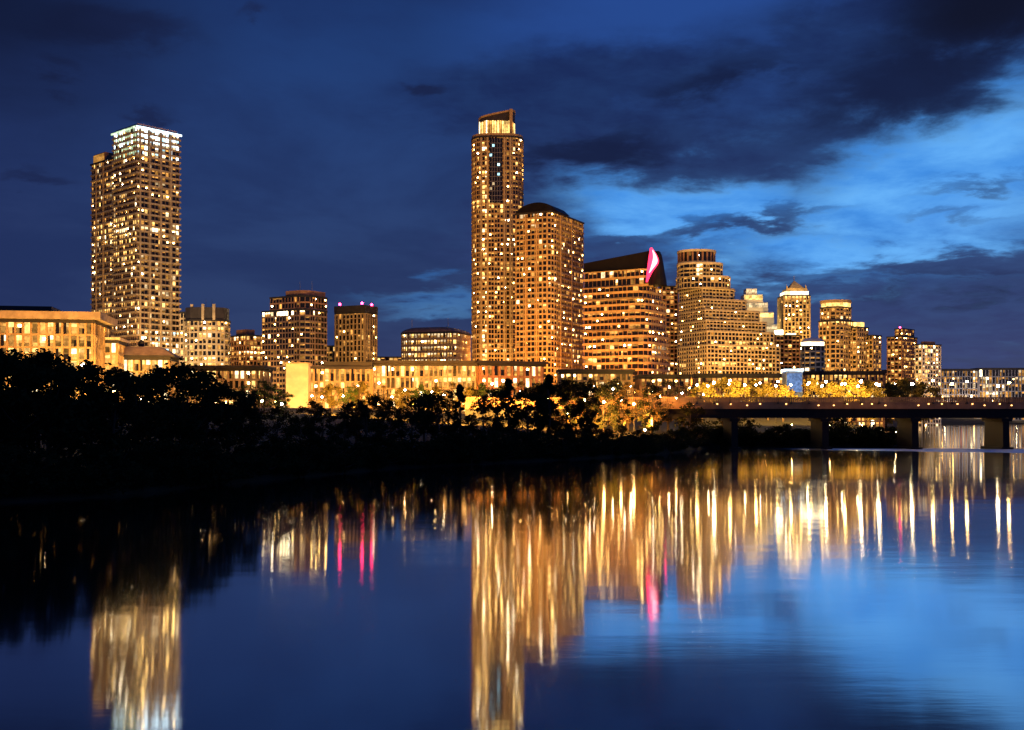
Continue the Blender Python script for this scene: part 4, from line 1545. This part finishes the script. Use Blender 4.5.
flood(400, 340, 13, 400, 390, 22, 120 * K, (1, .40, .085), size=130)
flood(450, 340, 13, 450, 390, 22, 120 * K, (1, .40, .085), size=130)
flood(510, 352, 12, 510, 392, 20, 70 * K, (1, .38, .08), size=130)
flood(340, 338, 12, 340, 380, 20, 100 * K, (1, .40, .085), size=130)
flood(297, 352, 12, 297, 372, 20, 13 * K, (1, .74, .42), size=110)
flood(137, 300, 12, 137, 330, 20, 60 * K, (1, .5, .14), size=120)
for px in (574, 600, 626, 650):
    flood(px, 246 + (px - 574) * .2, 6.5, px, 270 + (px - 574) * .2, 13, 95 * K, (1, .44, .10), size=105)  # added to brighten the amber trees on the point
for px in (715, 745, 775, 815, 845, 872):
    flood(px, 335, 9.5, px, 375, 23, 640 * K, (1, .54, .14), size=66)  # added upward spots that brighten the street trees
for px in (320, 350, 385, 420, 455, 500, 535):
    flood(px, 262, 9, px, 300, 17, 150 * K, (1, .46, .10), size=120)  # added for the golden trees, also reach the halls
flood(712, 246, 3, 930, 281, 10.5, 32 * K, (1, .46, .12), size=42)  # added spot along the bridge fascia
for px, Df, tD, en, cl in ((108, 592, 621, 70, (1, .5, .16)), (128, 588, 621, 70, (1, .5, .16)), (158, 592, 621, 70, (1, .6, .3)), (480, 676, 702, 80, (1, .46, .12)), (498, 674, 702, 80, (1, .46, .12)), (516, 678, 705, 60, (1, .46, .12)), (525, 602, 635, 80, (1, .36, .07)), (545, 600, 632, 80, (1, .36, .07)), (572, 612, 655, 70, (1, .36, .07)), (600, 545, 575, 70, (1, .38, .08)), (625, 540, 565, 70, (1, .38, .08)), (655, 534, 560, 70, (1, .38, .08)), (690, 715, 745, 80, (1, .5, .16)), (720, 712, 745, 90, (1, .48, .14)), (755, 722, 760, 80, (1, .48, .14))):
    flood(px, Df, 22, px, tD, 62, en * K, cl, size=125)  # added close spots that brighten the feet of the towers
for px in (950, 975, 1000, 1025):
    flood(px, 970, 16, px, 1010, 30, 60 * K, (1, .8, .95), size=130)
flood(256, 243, 8, 256, 257, 13.5, 45 * K, (1, .85, .32), size=130)
flood(278, 243, 8, 276, 257, 13.5, 45 * K, (1, .85, .32), size=130)

# ------------------------------------------------------------------ sky
wd = bpy.data.worlds.new('World')
S.world = wd
wd.use_nodes = True
t = wd.node_tree
t.nodes.clear()
k = NT(t)
out = k.n('ShaderNodeOutputWorld')
bg = k.n('ShaderNodeBackground')
tc = k.n('ShaderNodeTexCoord')
sep = k.n('ShaderNodeSeparateXYZ')
k.put(sep.inputs[0], tc.outputs['Generated'])
dx, dy, dz = sep.outputs
az = k.m('ARCTAN2', dx, dy)
el = k.m('ARCSINE', dz)
# the cloud sheet, seen in perspective towards the horizon
den = k.m('ADD', k.m('ABSOLUTE', dz), .16)
cv = k.n('ShaderNodeCombineXYZ')
k.put(cv.inputs[0], k.m('DIVIDE', dx, den))
k.put(cv.inputs[1], k.m('DIVIDE', dy, den))
n1 = k.noise(cv.outputs[0], 1.15, 8, .58, .3)
n2 = k.noise(cv.outputs[0], 3.4, 7, .6, .2)
wx = k.m('MULTIPLY', k.m('SUBTRACT', n1, .5), .22)
wy = k.m('MULTIPLY', k.m('SUBTRACT', n2, .5), .10)
azw = k.m('ADD', az, wx)
elw = k.m('ADD', el, wy)


def blob(px, py, rx, ry, tilt=0.0, soft=.35):
    a0 = math.atan((px - 512) / F)
    e0 = math.atan((HZ - py) / F * math.cos(a0))
    ra, re = rx / F, ry / F
    a = k.m('SUBTRACT', azw, a0)
    e = k.m('SUBTRACT', k.m('SUBTRACT', elw, e0), k.m('MULTIPLY', a, tilt))
    d = k.m('SQRT', k.m('ADD', k.m('POWER', k.m('ABSOLUTE', k.m('DIVIDE', a, ra)), 2.0), k.m('POWER', k.m('ABSOLUTE', k.m('DIVIDE', e, re)), 2.0)))
    return k.ss(d, soft, 1.25, 1, 0)


def mx(lst):
    r_ = lst[0]
    for v in lst[1:]:
        r_ = k.m('MAXIMUM', r_, v)
    return r_


# clear air: navy on the left, blue on the right
base = k.mix(k.ss(el, .02, .40), lin(42, 61, 104), lin(30, 63, 122))
base = k.mix(k.ss(az, -.62, -.15), lin(34, 47, 92), base)
base = k.mix(k.m('MULTIPLY', k.ss(az, -.10, .05), k.ss(el, .22, .40)), base, lin(42, 84, 164))
base = k.mix(k.m('MULTIPLY', k.m('MULTIPLY', k.ss(n1, .40, .62), k.ss(az, .16, -.05)), .6), base, lin(25, 42, 88))
base = k.mix(k.m('MULTIPLY', k.ss(el, .22, .44), .45), base, lin(20, 38, 88))
bright = mx([blob(680, 212, 150, 52, 0, .35), blob(940, 185, 190, 100, .1, .35), k.m('MULTIPLY', blob(440, 300, 80, 16, 0, .1), .3), blob(1010, 130, 90, 70, 0, .1), blob(820, 250, 150, 30, 0, .2)])
base = k.mix(bright, base, k.mix(k.ss(n2, .3, .7), lin(62, 140, 226), lin(104, 180, 250)))
wisp = k.m('MULTIPLY', k.ss(n1, .52, .72), k.ss(az, -.05, .2))
base = k.mix(k.m('MULTIPLY', wisp, .25), base, lin(96, 160, 235))
# clouds
mid = mx([blob(640, 115, 260, 72, -.05, .6), blob(860, 60, 220, 75, .1, .6), blob(520, 235, 80, 60), blob(725, 228, 140, 12, .13, .1), blob(980, 268, 150, 24, -.02), blob(890, 325, 270, 40, 0, .6), blob(610, 250, 80, 18), k.m('MULTIPLY', blob(1000, 186, 80, 9, 0, .0), .6), k.m('MULTIPLY', blob(985, 213, 80, 8, 0, .0), .5)])
st = k.n('ShaderNodeCombineXYZ')
k.put(st.inputs[0], k.m('MULTIPLY', az, 3.2)); k.put(st.inputs[1], k.m('MULTIPLY', el, 17.0))
n4 = k.noise(st.outputs[0], 1.5, 6, .6, .5)
n3 = k.m('ADD', k.m('MULTIPLY', k.noise(cv.outputs[0], 8.0, 6, .62, .3), .55), k.m('MULTIPLY', n4, .45))
mid = k.m('MULTIPLY', mid, k.ss(n2, .30, .55, .5, 1))
mid = k.ss(k.m('ADD', mid, k.m('MULTIPLY', k.m('SUBTRACT', n3, .5), .62)), .02, .95)
cloudc = k.mix(k.ss(el, .05, .30), lin(46, 68, 118), lin(27, 50, 98))
cloudc = k.mix(k.ss(n3, .38, .66), cloudc, k.mix(k.ss(el, .05, .30), lin(40, 56, 106), lin(20, 36, 82)))
col = k.mix(k.m('MULTIPLY', mid, .92), base, cloudc)
dark = mx([blob(900, 75, 130, 55, .15, .1), blob(985, 20, 120, 45, 0, .1), blob(720, 85, 90, 32, .1, .1), blob(600, 150, 120, 26, .05, .1), blob(110, 18, 90, 26, 0, .1), blob(86, 72, 26, 15, 0, .1), blob(45, 182, 42, 15, -.1, .1), blob(262, 14, 20, 9, 0, .1), blob(158, 116, 26, 12, 0, .1), blob(425, 82, 28, 11, 0, .1), k.m('MULTIPLY', blob(960, 283, 140, 22, -.03, .0), .55)])
dark = k.ss(k.m('ADD', k.m('MULTIPLY', dark, k.ss(n2, .30, .56)), k.m('MULTIPLY', k.m('MULTIPLY', k.m('SUBTRACT', n3, .5), .6), dark)), .0, .95)
col = k.mix(k.m('MULTIPLY', dark, .88), col, k.mix(k.ss(az, -.2, .1), lin(24, 36, 76), lin(13, 23, 58)))
col = k.mix(mx([blob(1015, -25, 150, 75, 0, .2), k.m('MULTIPLY', blob(-40, -10, 230, 130, 0, .0), .8)]), col, lin(9, 14, 38))
# dusk glow in the low air, then the dark lower hemisphere
col = k.mix(k.ss(el, .10, .0, 0, .35), col, lin(70, 74, 114))
col = k.mix(k.ss(el, -.01, -.06), col, (.004, .005, .008, 1))
# a faint twilight sky under the cloud colours
sky = k.n('ShaderNodeTexSky')
sky.sky_type = 'NISHITA'
sky.sun_disc = False
sky.sun_elevation = R(-4)
sky.sun_rotation = R(35)
addn = k.n('ShaderNodeMix', data_type='RGBA', blend_type='ADD')
addn.inputs[0].default_value = .05
k.put(addn.inputs[6], col)
k.put(addn.inputs[7], sky.outputs[0])
k.put(bg.inputs[0], addn.outputs[2])
bg.inputs[1].default_value = 1.0
k.t.links.new(bg.outputs[0], out.inputs[0])


# ------------------------------------------------------------------ pieces that belong to a part go one level down
UNDER = {'neon_core': 'neon_sign', 'rail_light': 'railing', 'lane_marking': 'carriageway', 'lantern_rim': 'lantern', 'lantern_window': 'lantern', 'lamp_bracket': 'railing', 'drum_cornice': 'drum_wall', 'roof_vent': 'hipped_roof', 'finial': 'globe', 'collar': 'pole', 'crown_light': 'crown', 'drum_cap': 'lit_drum', 'lit_coping': 'lit_front'}
for o in list(bpy.data.objects):
    if o.parent is None or o.type != 'MESH':
        continue
    want = UNDER.get(o.name.split('.')[0])
    if want:
        for q in o.parent.children:
            if q.name.split('.')[0] == want:
                o.parent = q
                break
